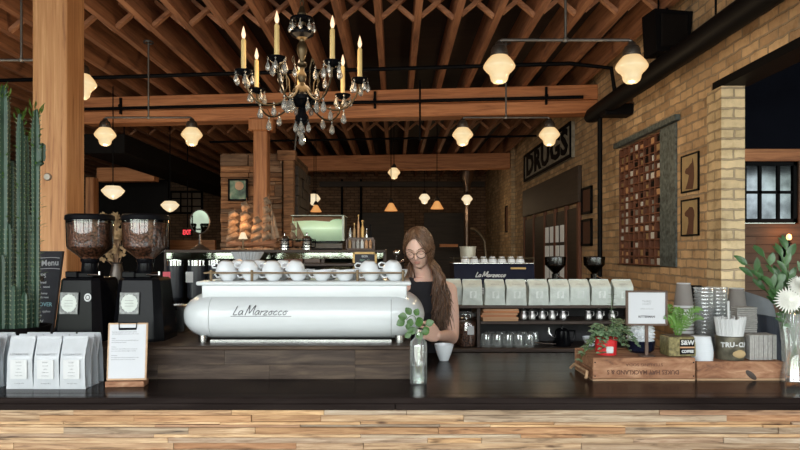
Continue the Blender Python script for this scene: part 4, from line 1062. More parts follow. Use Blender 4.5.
text('stencil_line', 'DUKES HAY MACKLAND & S', .024, M_brownink, r, (-.005, -.0008, .036), (PI / 2, PI, 0), ext=.0006, bold=.0005, sx=.95)
text('stencil_line', 'STERLING SODA', .017, M_brownink, r, (.0, -.0008, .066), (PI / 2, PI, 0), ext=.0006, sx=1.2)
MB().tube([(-.235, 0, .012), (-.225, .02, .035), (-.225, .2, .035), (-.235, .23, .012)], .006, 6).build('side_handle', M_crateL, r)
for k, (x, z) in enumerate(((-w + .008, .02), (-w + .008, .075), (w - .008, .02), (w - .008, .075))): MB().lathe([(0, -.002), (.003, -.001), (.003, 0)], M=Matrix.Rotation(-PI / 2, 4, 'X'), n=8).build('nail', M_black, r, loc=(x, 0, z))
D2 = 2.63; CH2 = .077
r2, w2 = crate('smaller wooden crate with a dark burn mark, at the right end of the bar', X(697, D2), X(785.5, D2), D2, .27, CH2)
MB().lathe([(0, -.0012), (.024, -.0008), (.028, 0)], M=Matrix.Rotation(-PI / 2, 4, 'X') @ Matrix.Diagonal((1, .42, 1, 1)) , n=16).build('burn_mark', M_dwood, r2, loc=(.04, 0, .022), rot=(0, .7, 0))
C1 = BT + CH - .0055; C2 = BT + CH2 - .0055
# red tin plant
def bush(m, c, n, R, l, w, up=.4, rnd=random, droop=.4, flat=1.0):
    for _ in range(n):
        a = rnd.uniform(0, 2 * PI); q = rnd.random() ** .5; e = rnd.uniform(-.3, 1)
        p = (c[0] + R[0] * q * math.cos(a), c[1] + R[1] * q * math.sin(a), c[2] + R[2] * (e + .0) * (1 - .4 * q))
        m.leaf(p, (math.cos(a) * 1.0, math.sin(a), rnd.uniform(-.6, up)), rnd.uniform(.7, 1.2) * l, rnd.uniform(.7, 1.1) * w, up=(rnd.uniform(-.4, .4), -.5, 1), droop=droop, n=3)
D = 2.74; x = X(606, D)
r = thing('potted_plant', 'bushy variegated plant in a red tin at the left of the larger crate', 'plant', (x, D, C1))
MB().lathe([(0, .001), (.042, .001), (.046, .07), (.049, .072), (.044, .072), (.042, .06), (0, .06)], n=28).build('tin_pot', M_red, r)
MB().box(-.014, .016, -.049, -.045, .012, .04, .002).build('pot_label', M_lab, r, smooth=0)
m = MB(); st = MB(); rr = random.Random(9)
tips = []
for i in range(26):
    a = rr.uniform(0, 2 * PI); R = rr.uniform(.05, .14); zz = rr.uniform(-.03, .13) if math.cos(a) < 0 else rr.uniform(.02, .13)
    pts = bez((0, 0, .06), (R * .3 * math.cos(a), R * .3 * math.sin(a), .12), (R * .8 * math.cos(a), R * .6 * math.sin(a), max(zz, 0) + .06), (R * math.cos(a) - .01, R * .7 * math.sin(a), zz), 8)
    st.tube(pts, .0012, 3, cap=False)
    for k in range(2, 9):
        for s in (-1, 1):
            p = pts[k]; m.leaf(p, (math.cos(a + s * 1.1), math.sin(a + s * 1.1) - .2, rr.uniform(-.4, .5)), rr.uniform(.018, .028), rr.uniform(.011, .017), up=(0, -.6, 1), n=3)
st.build('stems', M_leaf, r, smooth=0, fixn=False); m.build('leaves', M_vleaf, r, smooth=0, fixn=False)
m = MB(); sp = bez((.03, .01, .06), (.035, .01, .15), (.02, .01, .2), (.03, .01, .25), 8); m.tube(sp, .0012, 4)
for k, p in enumerate(sp[3:]):
    for s in (-1, 1): m.leaf(p, (s, -.3, .3), .02, .012, n=3)
m.build('tall_tendril', M_vleaf, r, smooth=0, fixn=False)
# white textured pot in navy bowl, trailing plant
D = 2.80; x = X(640.5, D)
r = thing('textured_white_vase', 'white faceted vase sitting in a dark blue bowl behind the table sign', 'vase', (x, D, C1))
MB().lathe([(0, .001), (.042, .001), (.055, .012), (.060, .05), (.058, .052), (.05, .02), (0, .015)], n=32).build('navy_bowl', M_navy, r)
m = MB()
for j in range(7):
    for k in range(12):
        a = 2 * PI * (k + .5 * (j % 2)) / 12; rad = .043 + .002 * math.sin(j * .8); z = .055 + j * .0135
        c_0 = Vector((rad * math.cos(a), rad * math.sin(a), z)); o_1 = Vector((1.2 * math.cos(a), 1.2 * math.sin(a), -.2)).normalized() * .016; t_ = Vector((-math.sin(a), math.cos(a), 0)) * .0125
        tip = m.bm.verts.new(c_0 + o_1); q = [m.bm.verts.new(c_0 + v) for v in (t_, Vector((0, 0, .012)), -t_, Vector((0, 0, -.012)))]
        for i in range(4): m.bm.faces.new((tip, q[i], q[(i + 1) % 4]))
m.lathe([(0, .02), (.04, .03), (.045, .06), (.046, .14), (.043, .15), (.04, .15), (.04, .1)], n=24)
m.build('faceted_body', M_china, r, smooth=0, fixn=False)
# small sign
D = 2.69; x = X(646.5, D)
r = thing('table_sign', 'small framed white sign on a wooden post standing on the larger crate', 'sign', (x, D, C1), -.03)
zt, zb = Z(290.5, D) - C1, Z(325.5, D) - C1; w = (X(667, D) - X(626, D)) / 2
MB().box(-.0065, .0065, -.005, .005, 0.004, zb + .004, .001).box(-.03, .03, -.02, .02, .0, .005, .001).build('sign_post', M_walnut, r, smooth=0)
MB().box(-w, w, -.006, .006, zb, zb + .008, .001).box(-w, w, -.006, .006, zt - .008, zt, .001).box(-w, -w + .009, -.006, .006, zb, zt, .001).box(w - .009, w, -.006, .006, zb, zt, .001).build('sign_frame', M_walnut, r, smooth=0)
cd = MB().box(-w + .006, w - .006, -.002, .002, zb + .006, zt - .006).build('sign_card', M_paper, r, smooth=0)
zm = (zt + zb) / 2
text('lettering', 'THIRD', .013, M_ink, cd, (0, -.0026, zm + .027), ext=.0001); text('lettering', 'COAST', .011, M_ink, cd, (0, -.0026, zm + .016), ext=.0001)
text('lettering', 'coffee at home', .009, M_ink, cd, (0, -.0026, zm - .003), ext=.0001)
text('lettering', 'KITTERMAN', .0125, M_dink, cd, (0, -.0026, zm - .036), ext=.0001, bold=.0004)
# fern tin
D = 2.72; x = X(677.5, D)
r = thing('fern_plant', 'green fern growing from a square vintage coffee tin on the larger crate', 'plant', (x, D, C1), .04)
hw_ = .0565; m = MB().box(-hw_, hw_, -.045, .045, 0.001, .082, .003).build('coffee_tin', M_wink, r, smooth=0)
MB().box(-.012, hw_ - .008, -.0475, -.0445, .010, .072).build('tin_label', M_dark, m, smooth=0)
text('lettering', 'S&W', .026, M_lab, m, (.019, -.048, .058), bold=.0009, ext=.0004); text('lettering', 'COFFEE', .016, M_lab, m, (.019, -.048, .022), bold=.0007, ext=.0004, sx=.9)
MB().box(-.012, hw_ - .008, -.0478, -.0474, .036, .042).build('label_stripe', M_cork, m, smooth=0)
MB().box(-hw_ + .004, hw_ - .004, -.04, .04, .0825, .084).build('soil', M_dwood, r, smooth=0)
m = MB(); rr = random.Random(21)
fr = [(-.105, -.02, .20, 0), (-.07, .02, .17, 0), (-.04, -.03, .15, 0), (-.08, -.03, .12, 0), (.02, -.03, .12, 0), (.10, -.02, .17, 0), (.115, .02, .15, 0), (.05, .03, .15, 0), (.0, .0, .17, 0), (.08, -.05, .12, 0), (-.02, .04, .18, 0), (.06, -.04, .10, 0), (-.06, -.05, .10, 0), (.04, .0, .13, 0), (-.1, .02, .14, 0)]
for (dx, dy_, hh, _) in fr[:11]:
    pts = bez((dx * .1, dy_ * .2, .083), (dx * .25, dy_ * .5, .083 + hh * .5), (dx * .6, dy_, .083 + hh * .8), (dx * .95, dy_ * 1.3, .083 + hh * .62), 15)
    m.tube(pts, .0013, 4, cap=False)
    for k in range(2, 16):
        t = k / 15; L_ = .022 * (1 - t) ** .6 * min(1, t * 5) + .003; d = (pts[k] - pts[k - 1]).normalized(); s = d.cross(Vector((0, -1, .3))).normalized()
        for sg in (-1, 1): m.leaf(pts[k], s * sg + d * .45, L_, .0062, up=(0, -1, .5), n=2, droop=.15, fold=.1)
m.build('fronds', M_fern, r, smooth=0, fixn=False)
# lids, straws, sleeves
LIDS = []
for k in range(13): LIDS.append((X(702, 2.70) + .004 * math.sin(k * .35) + (-.0004 * k), 2.70, C2 + .0078 * k))
o0 = MB().lathe([(0, .007), (.036, .0075), (.0405, .006), (.042, .0005), (.0425, 0), (.039, 0)], n=28).build('white_cup_cover', M_china, smooth=60)
for i, l in enumerate(LIDS):
    o = o0 if i == 0 else o0.copy()
    if i: C.objects.link(o)
    o.location = l; tag(o, 'white cup lid in the leaning stack between the two lettered tins', 'lid', 'white lids')
D = 2.73; x = X(729.5, D)
r = thing('straw_tin', 'round vintage tin reading TRU-CUP, filled with white wrapped straws', 'tin', (x, D, C2))
m = MB().lathe([(0, .0), (.054, .0), (.056, .003), (.056, .095), (.058, .097), (.0535, .099), (.052, .09), (.052, .006), (0, .006)], n=36).build('tin_can', plain('aged_tin', (.115, .105, .075), .45, .4, var=.5, scale=25), r)
def curved(s, size, R, zc_, parent, mat, start, step):
    for i, ch_ in enumerate(s):
        a = start + i * step; text('lettering', ch_, size, mat, parent, (R * math.sin(a), -R * math.cos(a), zc_ + .006 * math.cos(a * 1.2)), (PI / 2, 0, a), bold=.001)
curved('TRU-CUP', .027, .0568, .060, r, M_lab, -.92, .31)
MB().ball((0, 0, 0), (.028, .006, .018), u=16, v=8).build('painted_label', M_tan, m, loc=(.012, -.053, .028))
rr = random.Random(4)
pk = MB(); n = 0
for i in range(46):
    a = rr.uniform(0, 2 * PI); q = rr.random() ** .5 * .045; x0_, y0_ = q * math.cos(a), q * math.sin(a)
    if i < 30: a = -PI * (i + .5) / 30; q = .047; x0_, y0_ = q * math.cos(a), q * math.sin(a)
    tx, ty = x0_ * 1.28, y0_ * 1.2
    hh = .175 + rr.uniform(-.006, .006)
    o = MB().tube([(x0_ * .75, y0_ * .75, .01), (tx, ty, hh)], .0042, 6).build('wrapped_straw', M_lab, loc=(x, D, C2 + .0), smooth=60)
    tag(o, 'white paper-wrapped straw standing in the bundle in the TRU-CUP tin', 'straw', 'wrapped straws in the tin')
o = MB().bar((.0, 0, .02), (-.016, -.02, .245), .009, .006, .001).build('wrapped_straw', M_lab, loc=(x, D, C2), smooth=0); tag(o, 'tallest white straw rising above the straw bundle', 'straw', 'wrapped straws in the tin')
D = 2.74; x = X(758.5, D); o0 = MB().box(-.0045, .0035, -.042, .042, .0, .104, .0012).build('corrugated_sleeve', M_kraft, smooth=0)
for k in range(12):
    o = o0 if k == 0 else o0.copy()
    if k: C.objects.link(o)
    o.location = (x - .052 + k * .0094, D + .0015 * math.sin(k * 3), C2); o.rotation_euler = (0, 0, -.04)
    tag(o, 'upright grey corrugated cup sleeve in the row on the smaller crate', 'sleeve', 'upright sleeves on the smaller crate')
# taller goods behind the crates, standing on the bar
TC = [(0, .0), (.029, 0), (.041, .105), (.043, .107), (.0435, .11), (.041, .111), (.039, .104), (.028, .004), (0, .003)]
def upcup(x, y, z, label, s=1.0, mat=M_gcup):
    r = thing('paper_cup', label, 'cup', (x, y, z)); r.scale = (s, s, s)
    MB().lathe([(0, .108), (.029, .11), (.031, .106), (.042, .01)], n=28).build('cup_wall', mat, r)
    MB().lathe([(.042, .01), (.045, .006), (.045, 0), (.041, 0)], n=28).build('rim', M_lab, r)
    MB().lathe([(.0305, .1075), (.0315, .111), (.029, .1115)], n=28).build('base_ring', M_lab, r)
    return r
def many(proto_mb, name, mat, locs, label, cat, group, smooth=60, rots=None):
    """identical small things sharing one mesh, each an object of its own"""
    o0 = proto_mb.build(name, mat, smooth=smooth)
    for i, l in enumerate(locs):
        o = o0 if i == 0 else o0.copy()
        if i: C.objects.link(o)
        o.location = l; tag(o, label, cat, group)
        if rots: o.rotation_euler = (0, 0, rots[i])
    return o0
def upstack(px, D, ytop, pitch, label, group, s=1.0):
    z = Z(ytop, D) - .111 * s; x = X(px, D); c0 = None; n = 0
    while z > BT + .004:
        if c0 is None:
            c0 = upcup(x, D, z, label, s); c0['label'] = label.replace('stack of', 'stack of') ; c0['group'] = group
            c0['label'] = 'topmost ' + label
        else:
            c = dup(c0, (x + .0012 * math.sin(n * 2.1), D, z), label=label)
        z -= pitch; n += 1
upstack(683.5, 2.98, 283, .0165, 'upturned taupe paper cup in the stack behind the fern', 'paper cups behind the fern')
upstack(736.5, 3.0, 288, .0115, 'upturned taupe paper cup in the stack behind the straw tin', 'paper cups behind the straw tin', 1.02)
upstack(699, 3.14, 306, .013, 'upturned taupe paper cup in the stack hidden behind the clear cups', 'paper cups behind the clear cups', .95)
for (px, D, yt, lab) in ((704.5, 2.97, 286, 'left'), (717, 3.0, 285, 'right')):
    top = Z(yt, D); zs = []; z = BT
    while z < top - .094: zs.append(z); z += .0165
    many(MB().lathe([(.030, 0), (.0445, .088), (.047, .089), (.0465, .094), (.0435, .094)], n=20), 'plastic_cup', M_plastic, [(X(px, D), D, z) for z in zs], 'clear plastic cup in the %s of the two tall columns' % lab, 'cup', lab + ' column of clear plastic cups')
zs = []; z = BT
while z < Z(284, 3.25) - .008: zs.append(z); z += .0115
many(MB().lathe([(0, .008), (.04, .008), (.045, 0), (.042, 0)], n=24), 'black_cup_cover', M_black, [(X(693, 3.25), 3.25, z) for z in zs], 'black cup lid in the stack behind the clear cups', 'lid', 'black lids')
rr = random.Random(2); zs = []; z = BT
while z < Z(306, 2.86) - .006: zs.append(z); z += .0085
many(MB().box(-.042, .045, -.028, .028, 0, .0065, .0008), 'cup_sleeve', M_kraft, [(X(743, 2.86) + rr.uniform(-.002, .002), 2.855, z) for z in zs], 'flat grey cup sleeve in the pile behind the straw tin', 'sleeve', 'flat sleeves pile', smooth=0)
# felt bag and navy cloth
r = thing('felt_tote', 'grey felt tote slumped at the right end of the bar', 'bag', (X(757, 3.15), 3.17, BT), .1)
MB().grid(lambda u, v: ((.115 - .03 * v) * math.cos(2 * PI * u) * (1 + .08 * math.sin(5 * v + 4 * u)), (.05 - .02 * v) * math.sin(2 * PI * u) + .01 * math.sin(7 * u + 6 * v), (Z(296, 3.15) - BT) * v * (1 - .10 * math.cos(2 * PI * u) * v)), 24, 12, closeu=True).build('felt_body', M_felt, r, smooth=80)
r = thing('navy_cloth', 'crumpled dark navy cloth draped behind the grey sleeves', 'cloth', (X(768, 2.95), 2.98, BT))
hC = Z(316, 2.95) - BT
MB().grid(lambda u, v: (-.10 + .19 * u + .01 * math.sin(6 * v), .012 * math.sin(14 * u + 3 * v) + .02 * math.sin(5 * v) - .04 * (1 - v), hC * v * (1 - .10 * (2 * u - 1) ** 2) ), 26, 14).grid(lambda u, v: (-.10 + .19 * u, .05 + .012 * math.sin(11 * u + 3 * v) + .015 * (1 - v), hC * v * (1 - .10 * (2 * u - 1) ** 2)), 26, 14).build('draped_cloth', M_ncloth, r, smooth=80)
# flower vase
D = 2.62; r = thing('flower_vase', 'tall clear glass vase with white chrysanthemums and broad green leaves', 'vase', (X(794, D), D, BT))
MB().lathe([(0, .0), (.05, 0), (.055, .006), (.05, .03), (.043, .08), (.045, .16), (.058, .26), (.062, .275), (.058, .275), (.042, .16), (.039, .08), (.046, .03), (0, .012)], n=32).build('glass_vase', M_glass, r)
st = MB(); lf = MB(); rr = random.Random(8)
br_ = [(-.20, -.02, .47, 3), (-.12, .0, .50, 3), (-.15, .03, .42, 2), (-.06, -.02, .50, 4), (-.02, .02, .53, 4), (.05, 0, .5, 4), (-.10, -.03, .38, 3), (.1, .02, .45, 3), (-.04, .03, .41, 3), (.16, .0, .42, 3)]
for (dx, dy_, hh, n) in br_:
    pts = bez((dx * -.15, 0, .03), (0, 0, .22), (dx * .4, dy_, hh * .8), (dx, dy_, hh), 10); st.tube(pts, .0018, 5, cap=False)
    for k in range(6, 11):
        sg = 1 if k % 2 else -1; d = (pts[k] - pts[k - 1]).normalized()
        lf.leaf(pts[k], d + Vector((sg * .7, -.3, .35)), rr.uniform(.05, .07), rr.uniform(.024, .032), up=(rr.uniform(-.5, .5), -1, .6), n=6, droop=.15, fold=.2)
    lf.leaf(pts[-1], d, .06, .028, up=(.2, -1, .5), n=6)
for k in range(18):
    a = rr.uniform(0, 2 * PI); lf.leaf((.03 * math.cos(a), .02 * math.sin(a), rr.uniform(.22, .34)), (math.cos(a), -.5, rr.uniform(-.5, .6)), .06, .02, up=(0, -1, .5), n=5)
st.build('stems', M_leaf, r, smooth=0, fixn=False); lf.build('leaves', M_dleaf, r, smooth=60, fixn=False)
for (px, py, R, nrm) in ((789, 300, .052, (-.25, -1, .15)), (800, 287, .05, (.1, -.9, .5)), (812, 305, .05, (.5, -.9, .1))):
    m = MB(); nv = Vector(nrm).normalized(); u = nv.orthogonal().normalized(); v = nv.cross(u)
    for ly in range(5):
        npet = 26 - ly * 3; e = .1 + ly * .27
        for k in range(npet):
            a = 2 * PI * (k + ly * .5) / npet; dr = (u * math.cos(a) + v * math.sin(a)) * math.cos(e) + nv * math.sin(e)
            m.leaf((0, 0, 0), dr, R * (1 - ly * .1) * rr.uniform(.9, 1.05), .009, up=nv, n=3, droop=.2, fold=.3)
    fl = m.build('flower', M_petal, r, smooth=60, fixn=False, loc=(X(px, 2.56) - r.location.x, -.06, Z(py, 2.56) - BT))
    MB().tube([(0, 0, 0), (0, .05, -.12)], .002, 5).build('flower_stem', M_leaf, fl)
# ================================================================ BACK BAR, RIGHT
D = 4.2
r = thing('back_shelf', 'dark back-bar shelf unit behind the barista, carrying the pale bags', 'shelf', (X(448, D), D, 0))
W = X(645, D) - X(448, D); xm = X(480, 4.25) - X(448, D)
MB().box(0, W, 0, .34, 1.236, 1.256, .003).build('top_board', M_dwood, r, smooth=0)
MB().box(xm, W, .02, .34, 1.130, 1.152, .003).build('middle_board', M_dwood, r, smooth=0)
MB().box(-.25, W, -.02, .36, .955, .98, .004).build('counter_board', M_dwood, r, smooth=0)
MB().box(xm - .02, xm, .04, .34, .98, 1.236).build('upright', M_dwood, r, smooth=0); MB().box(W - .02, W, .01, .34, .98, 1.236).build('upright', M_dwood, r, smooth=0)
MB().box(xm, W, .335, .35, .98, 1.236).build('back_panel', M_plaster, r, smooth=0)
MB().box(-.25, W, .0, .36, .0, .955).build('cabinet', M_dark, r, smooth=0)
# pale bags
s0, _ = bag_proto('pale_coffee_bag', .134, .160, .09, M_sage, M_sage, '', 0, slope=.72)
s0['group'] = 'pale sage bags on the back shelf'
MB().box(-.022, .022, -.001, .001, 0, .045).build('paper_label', plain('sage_label', (.62, .65, .62), .7), s0, smooth=0, loc=(.004, -.0495, .045))
text('brand_print', 'APPARATUS', .010, M_ink, s0, (0, -.038, .135), (PI / 2 - .5, 0, 0), ext=.0002)
bx_ = [457, 472, 494, 515, 537, 558, 578.5, 599.5, 621]
for i, px in enumerate(bx_[1:]):
    o = s0 if i == 0 else dup(s0)
    o.location = (X(px, 4.25), 4.25 + random.uniform(-.01, .01), 1.256); o.rotation_euler = (0, 0, random.uniform(-.05, .05))
    o['label'] = 'pale sage coffee bag on the back shelf, %s counting from the barista' % onum[i]
o = dup(s0, (X(451, 4.33), 4.30, 1.256), .1, 'pale sage coffee bag half hidden by the arm of the barista')
# bean jar
D = 4.2; r = thing('bean_jar', 'clamp-lid glass jar of coffee beans with a white label on the back shelf', 'jar', (X(466.5, D), D + .08, .98))
MB().lathe([(0, .0), (.07, .0), (.076, .01), (.076, .165), (.066, .185), (.066, .2)], n=28).build('glass_jar', M_hop, r)
MB().lathe([(0, .004), (.066, .004), (.0725, .012), (.0725, .162), (0, .165)], n=28).build('coffee_beans', M_beans, r)
MB().lathe([(.068, .2), (.07, .205), (.068, .215), (.04, .228), (0, .23)], n=24).build('jar_lid', M_glass, r)
MB().tube([(.067 * math.cos(a), .067 * math.sin(a), .192) for a in [2 * PI * k / 20 for k in range(21)]], .003, 6, cap=False).tube([(.07, -.01, .19), (.085, 0, .2), (.07, 0, .225)], .004, 6).build('wire_clamp', M_steel, r)
MB().box(-.003, .040, -.081, -.079, .085, .14).build('jar_label', M_lab, r, smooth=0, loc=(.010, 0.004, 0))
# wooden boards stack
rr = random.Random(12); D = 4.27
for k in range(6):
    o = MB().box(-.115, .115, -.07, .07, 0, .0125, .0015).build('serving_board', M_cork if k != 2 and k != 4 else M_beam, smooth=0, loc=(X(499, D) + rr.uniform(-.012, .012), D + .01, 1.152 + .0132 * k), rot=(0, 0, rr.uniform(-.05, .05)))
    tag(o, 'thin orange-brown wooden board in the back shelf stack, %s from the bottom' % onum[k], 'board', 'wooden boards on the back shelf')
# steel pots with handles
M_pot = plain('satin_steel', (.42, .41, .40), .34, .9)
def pot(kind, px, label):
    D = 4.32; r = thing('steel_creamer', label, 'jug', (X(px, D), D, 1.152), random.uniform(-.3, .3), 'steel jugs on the back shelf')
    MB().lathe([(0, 0), (.020, 0), (.024, .005), (.025, .03), (.017, .045), (.016, .056), (.019, .06), (.017, .06), (.015, .05), (0, .01)], n=20).build('jug_body', M_pot, r)
    MB().tube([(.018, 0, .055), (.036, 0, .052), (.037, 0, .03), (.025, 0, .018)], .0025, 6).build('handle', M_pot, r)
    if kind: MB().lathe([(.018, .06), (.012, .068), (.004, .07), (.005, .078), (0, .079)], n=16).build('lid', M_pot, r)
    return r
for i, (k, px) in enumerate(((1, 523.5), (1, 532), (1, 542), (0, 552), (0, 563), (0, 588), (1, 599), (0, 612))):
    pot(k, px, 'small steel jug with a handle on the middle back shelf, %s from the wooden boards' % onum[i])
# upside-down glasses
gl = None; i = 0
for row_, D in ((0, 4.26), (1, 4.36)):
    for k in range(5):
        lab = 'upturned stemless glass on the back counter, %s row, %s from the bean jar' % (('front', 'rear')[row_], onum[k])
        if gl is None:
            gl = MB().lathe([(.034, 0), (.037, .03), (.034, .075), (.030, .088), (.0, .09)], n=18).lathe([(.033, 0), (.0355, .03), (.033, .073), (.028, .083), (0, .085)], n=18).build('upturned_glass', M_glass); o = gl
        else: o = gl.copy(); C.objects.link(o)
        o.location = (X(486 + k * 10.8 + row_ * 4, D), D, .98); tag(o, lab, 'glass', 'upturned glasses')
o = MB().tube([(0, 0, .03), (.14, .0, .018), (.17, 0, .02)], .005, 8).ball((.0, 0, .022), (.02, .02, .012)).build('steel_spoon', M_steel, loc=(X(530, 4.25), 4.25, .98)); tag(o, 'long steel spoon lying on the back counter beside the glasses', 'spoon')
r = thing('dark_kettle', 'dark kettle with a steel knob on the back counter left of the red tin plant', 'kettle', (X(562, 4.3), 4.3, .98))
MB().lathe([(0, 0), (.055, 0), (.058, .01), (.046, .1), (.03, .115), (0, .12)], n=24).build('kettle_body', M_gblack, r)
MB().lathe([(.006, .12), (.009, .13), (0, .138)], n=12).build('lid_knob', M_steel, r)
MB().tube([(-.05, 0, .05), (-.085, 0, .08), (-.09, 0, .12)], .006, 8).build('spout', M_steel, r)
MB().tube([(.045, 0, .1), (.085, 0, .1), (.08, 0, .04), (.055, 0, .02)], .007, 8).build('handle', M_gblack, r)
for (px, lab) in ((590, 'left of two white bowls on the back counter behind the potted plant'), (604, 'right of two white bowls on the back counter behind the potted plant')):
    o = MB().lathe([(0, 0), (.025, 0), (.045, .04), (.05, .06), (.047, .06), (.04, .035), (0, .01)], n=24).build('white_bowl', M_china, loc=(X(px, 4.3), 4.3, .98)); tag(o, lab, 'bowl')
# back cabinet with navy machine
D = 5.6
o = thing('back_cabinet', 'dark cabinet behind the shelf unit, carrying the navy espresso machine', 'cabinet', (1.1, 5.75, 0))
MB().box(-.95, 1.0, -.35, .35, 0, 1.22).build('cabinet_body', M_dark, o, smooth=0); MB().box(-.96, 1.01, -.36, .36, 1.22, 1.25, .004).build('cabinet_top', M_dwood, o, smooth=0)
nx0, nx1 = X(454, 5.5), X(534, 5.5); nm_ = (nx0 + nx1) / 2; nw = (nx1 - nx0) / 2
r = thing('navy_espresso_machine', 'smaller navy blue espresso machine with a white script name behind the pale bags', 'espresso machine', (nm_, 5.72, 1.25))
zt = Z(264, 5.5) - 1.25
MB().prism([(-.24, .05), (-.25, .1), (-.22, zt), (.2, zt), (.22, .05)], -nw, nw, 'yz').build('machine_body', M_navy, r, smooth=0)
MB().box(-nw + .02, nw - .02, -.2, .2, 0, .05).build('machine_base', M_steel, r, smooth=0)
MB().box(-nw - .01, nw + .0, -.235, .21, zt, zt + .012, .004).build('cup_tray', M_steel, r, smooth=0)
m = MB(); m.tube([(-nw, .2, zt + .05), (-nw, -.22, zt + .05), (nw, -.22, zt + .05), (nw, .2, zt + .05)], .004, 6)
for x in (-nw, -nw / 3, nw / 3, nw): m.cyl((x, -.22, zt), (x, -.22, zt + .055), .004, n=6)
m.build('cup_rail', M_abrass, r)
script(r, LM, -.16, zt - .108, .036, M_lab, lambda zz: -.255, .0042)
MB().box(nw - .2, nw - .07, -.238, -.225, zt - .045, zt - .028, .003).build('gold_badge', M_gold, r, smooth=0)
for k in range(4):
    MB().lathe([(0, 0), (.012, 0), (.012, .006), (0, .007)], M=Matrix.Rotation(PI / 2, 4, 'X'), n=12).build('control_knob', M_steel, r, loc=(nw - .03 - .028 * k, -.247, .105))
co = None
for i in range(7):
    lab = 'small white cup on top of the navy espresso machine, %s from the left' % onum[i]
    if co is None: o = co = MB().lathe([(0, .05), (.022, .05), (.036, .02), (.038, 0), (.035, 0), (.02, .045), (0, .046)], n=20).build('espresso_cup', M_china)
    else: o = co.copy(); C.objects.link(o)
    o.location = (nm_ - nw + .1 + i * .078, 5.55, 1.25 + zt + .012); tag(o, lab, 'cup', 'cups on the navy machine')
r = thing('metal_pail', 'pale metal pail with a wire handle on top of the navy espresso machine', 'pail', (X(468.5, 5.75), 5.80, 1.25 + zt + .012))
MB().lathe([(0, 0), (.062, 0), (.074, .135), (.077, .138), (.073, .14), (.07, .13), (.059, .01), (0, .006)], n=24).build('pail_body', plain('zinc', (.42, .41, .35), .45, .3), r)
MB().tube(bez((-.075, 0, .12), (-.05, -.08, .05), (.05, -.08, .07), (.075, 0, .12), 10), .0025, 5).build('wire_handle', M_black, r)
for (px, lab) in ((596, 'dark coffee grinder on the back cabinet under the vertical pipe'), (557, 'dark coffee grinder on the back cabinet next to the navy machine')):
    r = thing('back_grinder', lab, 'coffee grinder', (X(px, 5.45), 5.5, 1.25))
    MB().box(-.06, .06, -.07, .07, 0, .13, .01).build('grinder_body', M_gblack, r, smooth=0)
    MB().lathe([(.03, .13), (.03, .165), (.02, .17), (.085, .24), (.09, .30), (.088, .31), (0, .315)], n=24).build('hopper', clear('smoked_hopper', (.25, .24, .24), .9, .15, (.25, .25, .25)) if 'smoked_hopper' not in MATS else MATS['smoked_hopper'], r)
    MB().lathe([(0, .172), (.02, .172), (.075, .235), (0, .25)], n=20).build('coffee_beans', M_beans, r)
    MB().cyl((0, -.07, .15), (.05, -.12, .12), .008, n=8).build('lever', M_steel, r)

# ================================================================ BACK BAR, LEFT
D = 4.4; lx0, lx1 = X(163, D), X(386, D)
r = thing('pass_shelf', 'long dark pass-through shelf unit behind the white espresso machine', 'shelf', (lx0, D, 0)); W = lx1 - lx0
M_pane = clear('green_tinted_glass', (.62, .72, .52), .80, .05)
MB().box(0, W, 0, .55, 1.595, 1.615, .003).build('top_board', M_dwood, r, smooth=0)
MB().box(.42, W, -.20, .5, 1.508, 1.526, .003).build('middle_board', M_dwood, r, smooth=0)
MB().box(-.45, W + .1, -.12, .6, .98, 1.02, .004).build('counter_board', M_dwood, r, smooth=0)
MB().box(-.45, W + .1, -.1, .6, 0, .98).build('cabinet', M_dark, r, smooth=0)
MB().box(0, W, .54, .55, 1.02, 1.595).build('back_panel', M_plaster, r, smooth=0)
for x in (0, .42, 1.07, W - .02): MB().box(x, x + .02, .02, .54, 1.02, 1.595).build('upright', M_dwood, r, smooth=0)
MB().box(.02, W - .02, .01, .014, 1.555, 1.594).build('glass_strip', M_pane, r, smooth=0)
# coffee urns
def urn(px, label, w=.056, tagc=None, tx=0):
    D = 4.33; r = thing('coffee_urn', label, 'urn', (X(px, D), D, 1.02), 0, 'coffee urns under the pass shelf')
    for a in range(3):
        b_ = 2 * PI * a / 3 + .4; MB().cyl((w * .7 * math.cos(b_), w * .7 * math.sin(b_), 0), (w * .7 * math.cos(b_), w * .7 * math.sin(b_), .26), .009, n=8).build('leg', M_gblack, r)
    MB().lathe([(0, .25), (w * .5, .25), (w, .28), (w, .49), (0, .49)], n=28).build('urn_body', plain('satin_black', (.018, .02, .026), .3) if 'satin_black' not in MATS else MATS['satin_black'], r)
    MB().lathe([(w * .98, .49), (w * .98, .525), (0, .53)], n=28).build('top_band', M_chrome, r)
    MB().cyl((0, -.02, .12), (0, -.02, .26), .012, n=10).cyl((0, -.02, .13), (0, -.06, .11), .008, n=8).build('tap', M_chrome, r)
    if tagc: MB().box(-.024, .024, -w - .004, -w - .001, .38, .45).build('paper_tag', tagc, r, smooth=0, loc=(tx, 0, 0))
    return r
M_pink = plain('pink_tag', (.75, .12, .16), .6)
urn(175, 'black coffee urn nearest the grinders, with a pink tag', tagc=M_pink, tx=-.035)
urn(197, 'black coffee urn with a white tag, in the middle of three', w=.062, tagc=M_lab, tx=-.03)
urn(215, 'slim black coffee urn half hidden by the white machine', w=.045)
for i, px in enumerate((112, 127)):
    r = thing('steel_carafe', 'steel carafe between the two grinders, %s one' % ('left', 'right')[i], 'carafe', (X(px, 4.2), 4.2, 1.02))
    MB().lathe([(0, 0), (.05, 0), (.05, .30), (.035, .36), (.032, .40), (.04, .405), (0, .42)], n=24).build('carafe_body', M_steel, r)
    MB().tube([(.045, 0, .34), (.08, 0, .33), (.08, 0, .18), (.05, 0, .15)], .008, 8).build('handle', M_gblack, r)
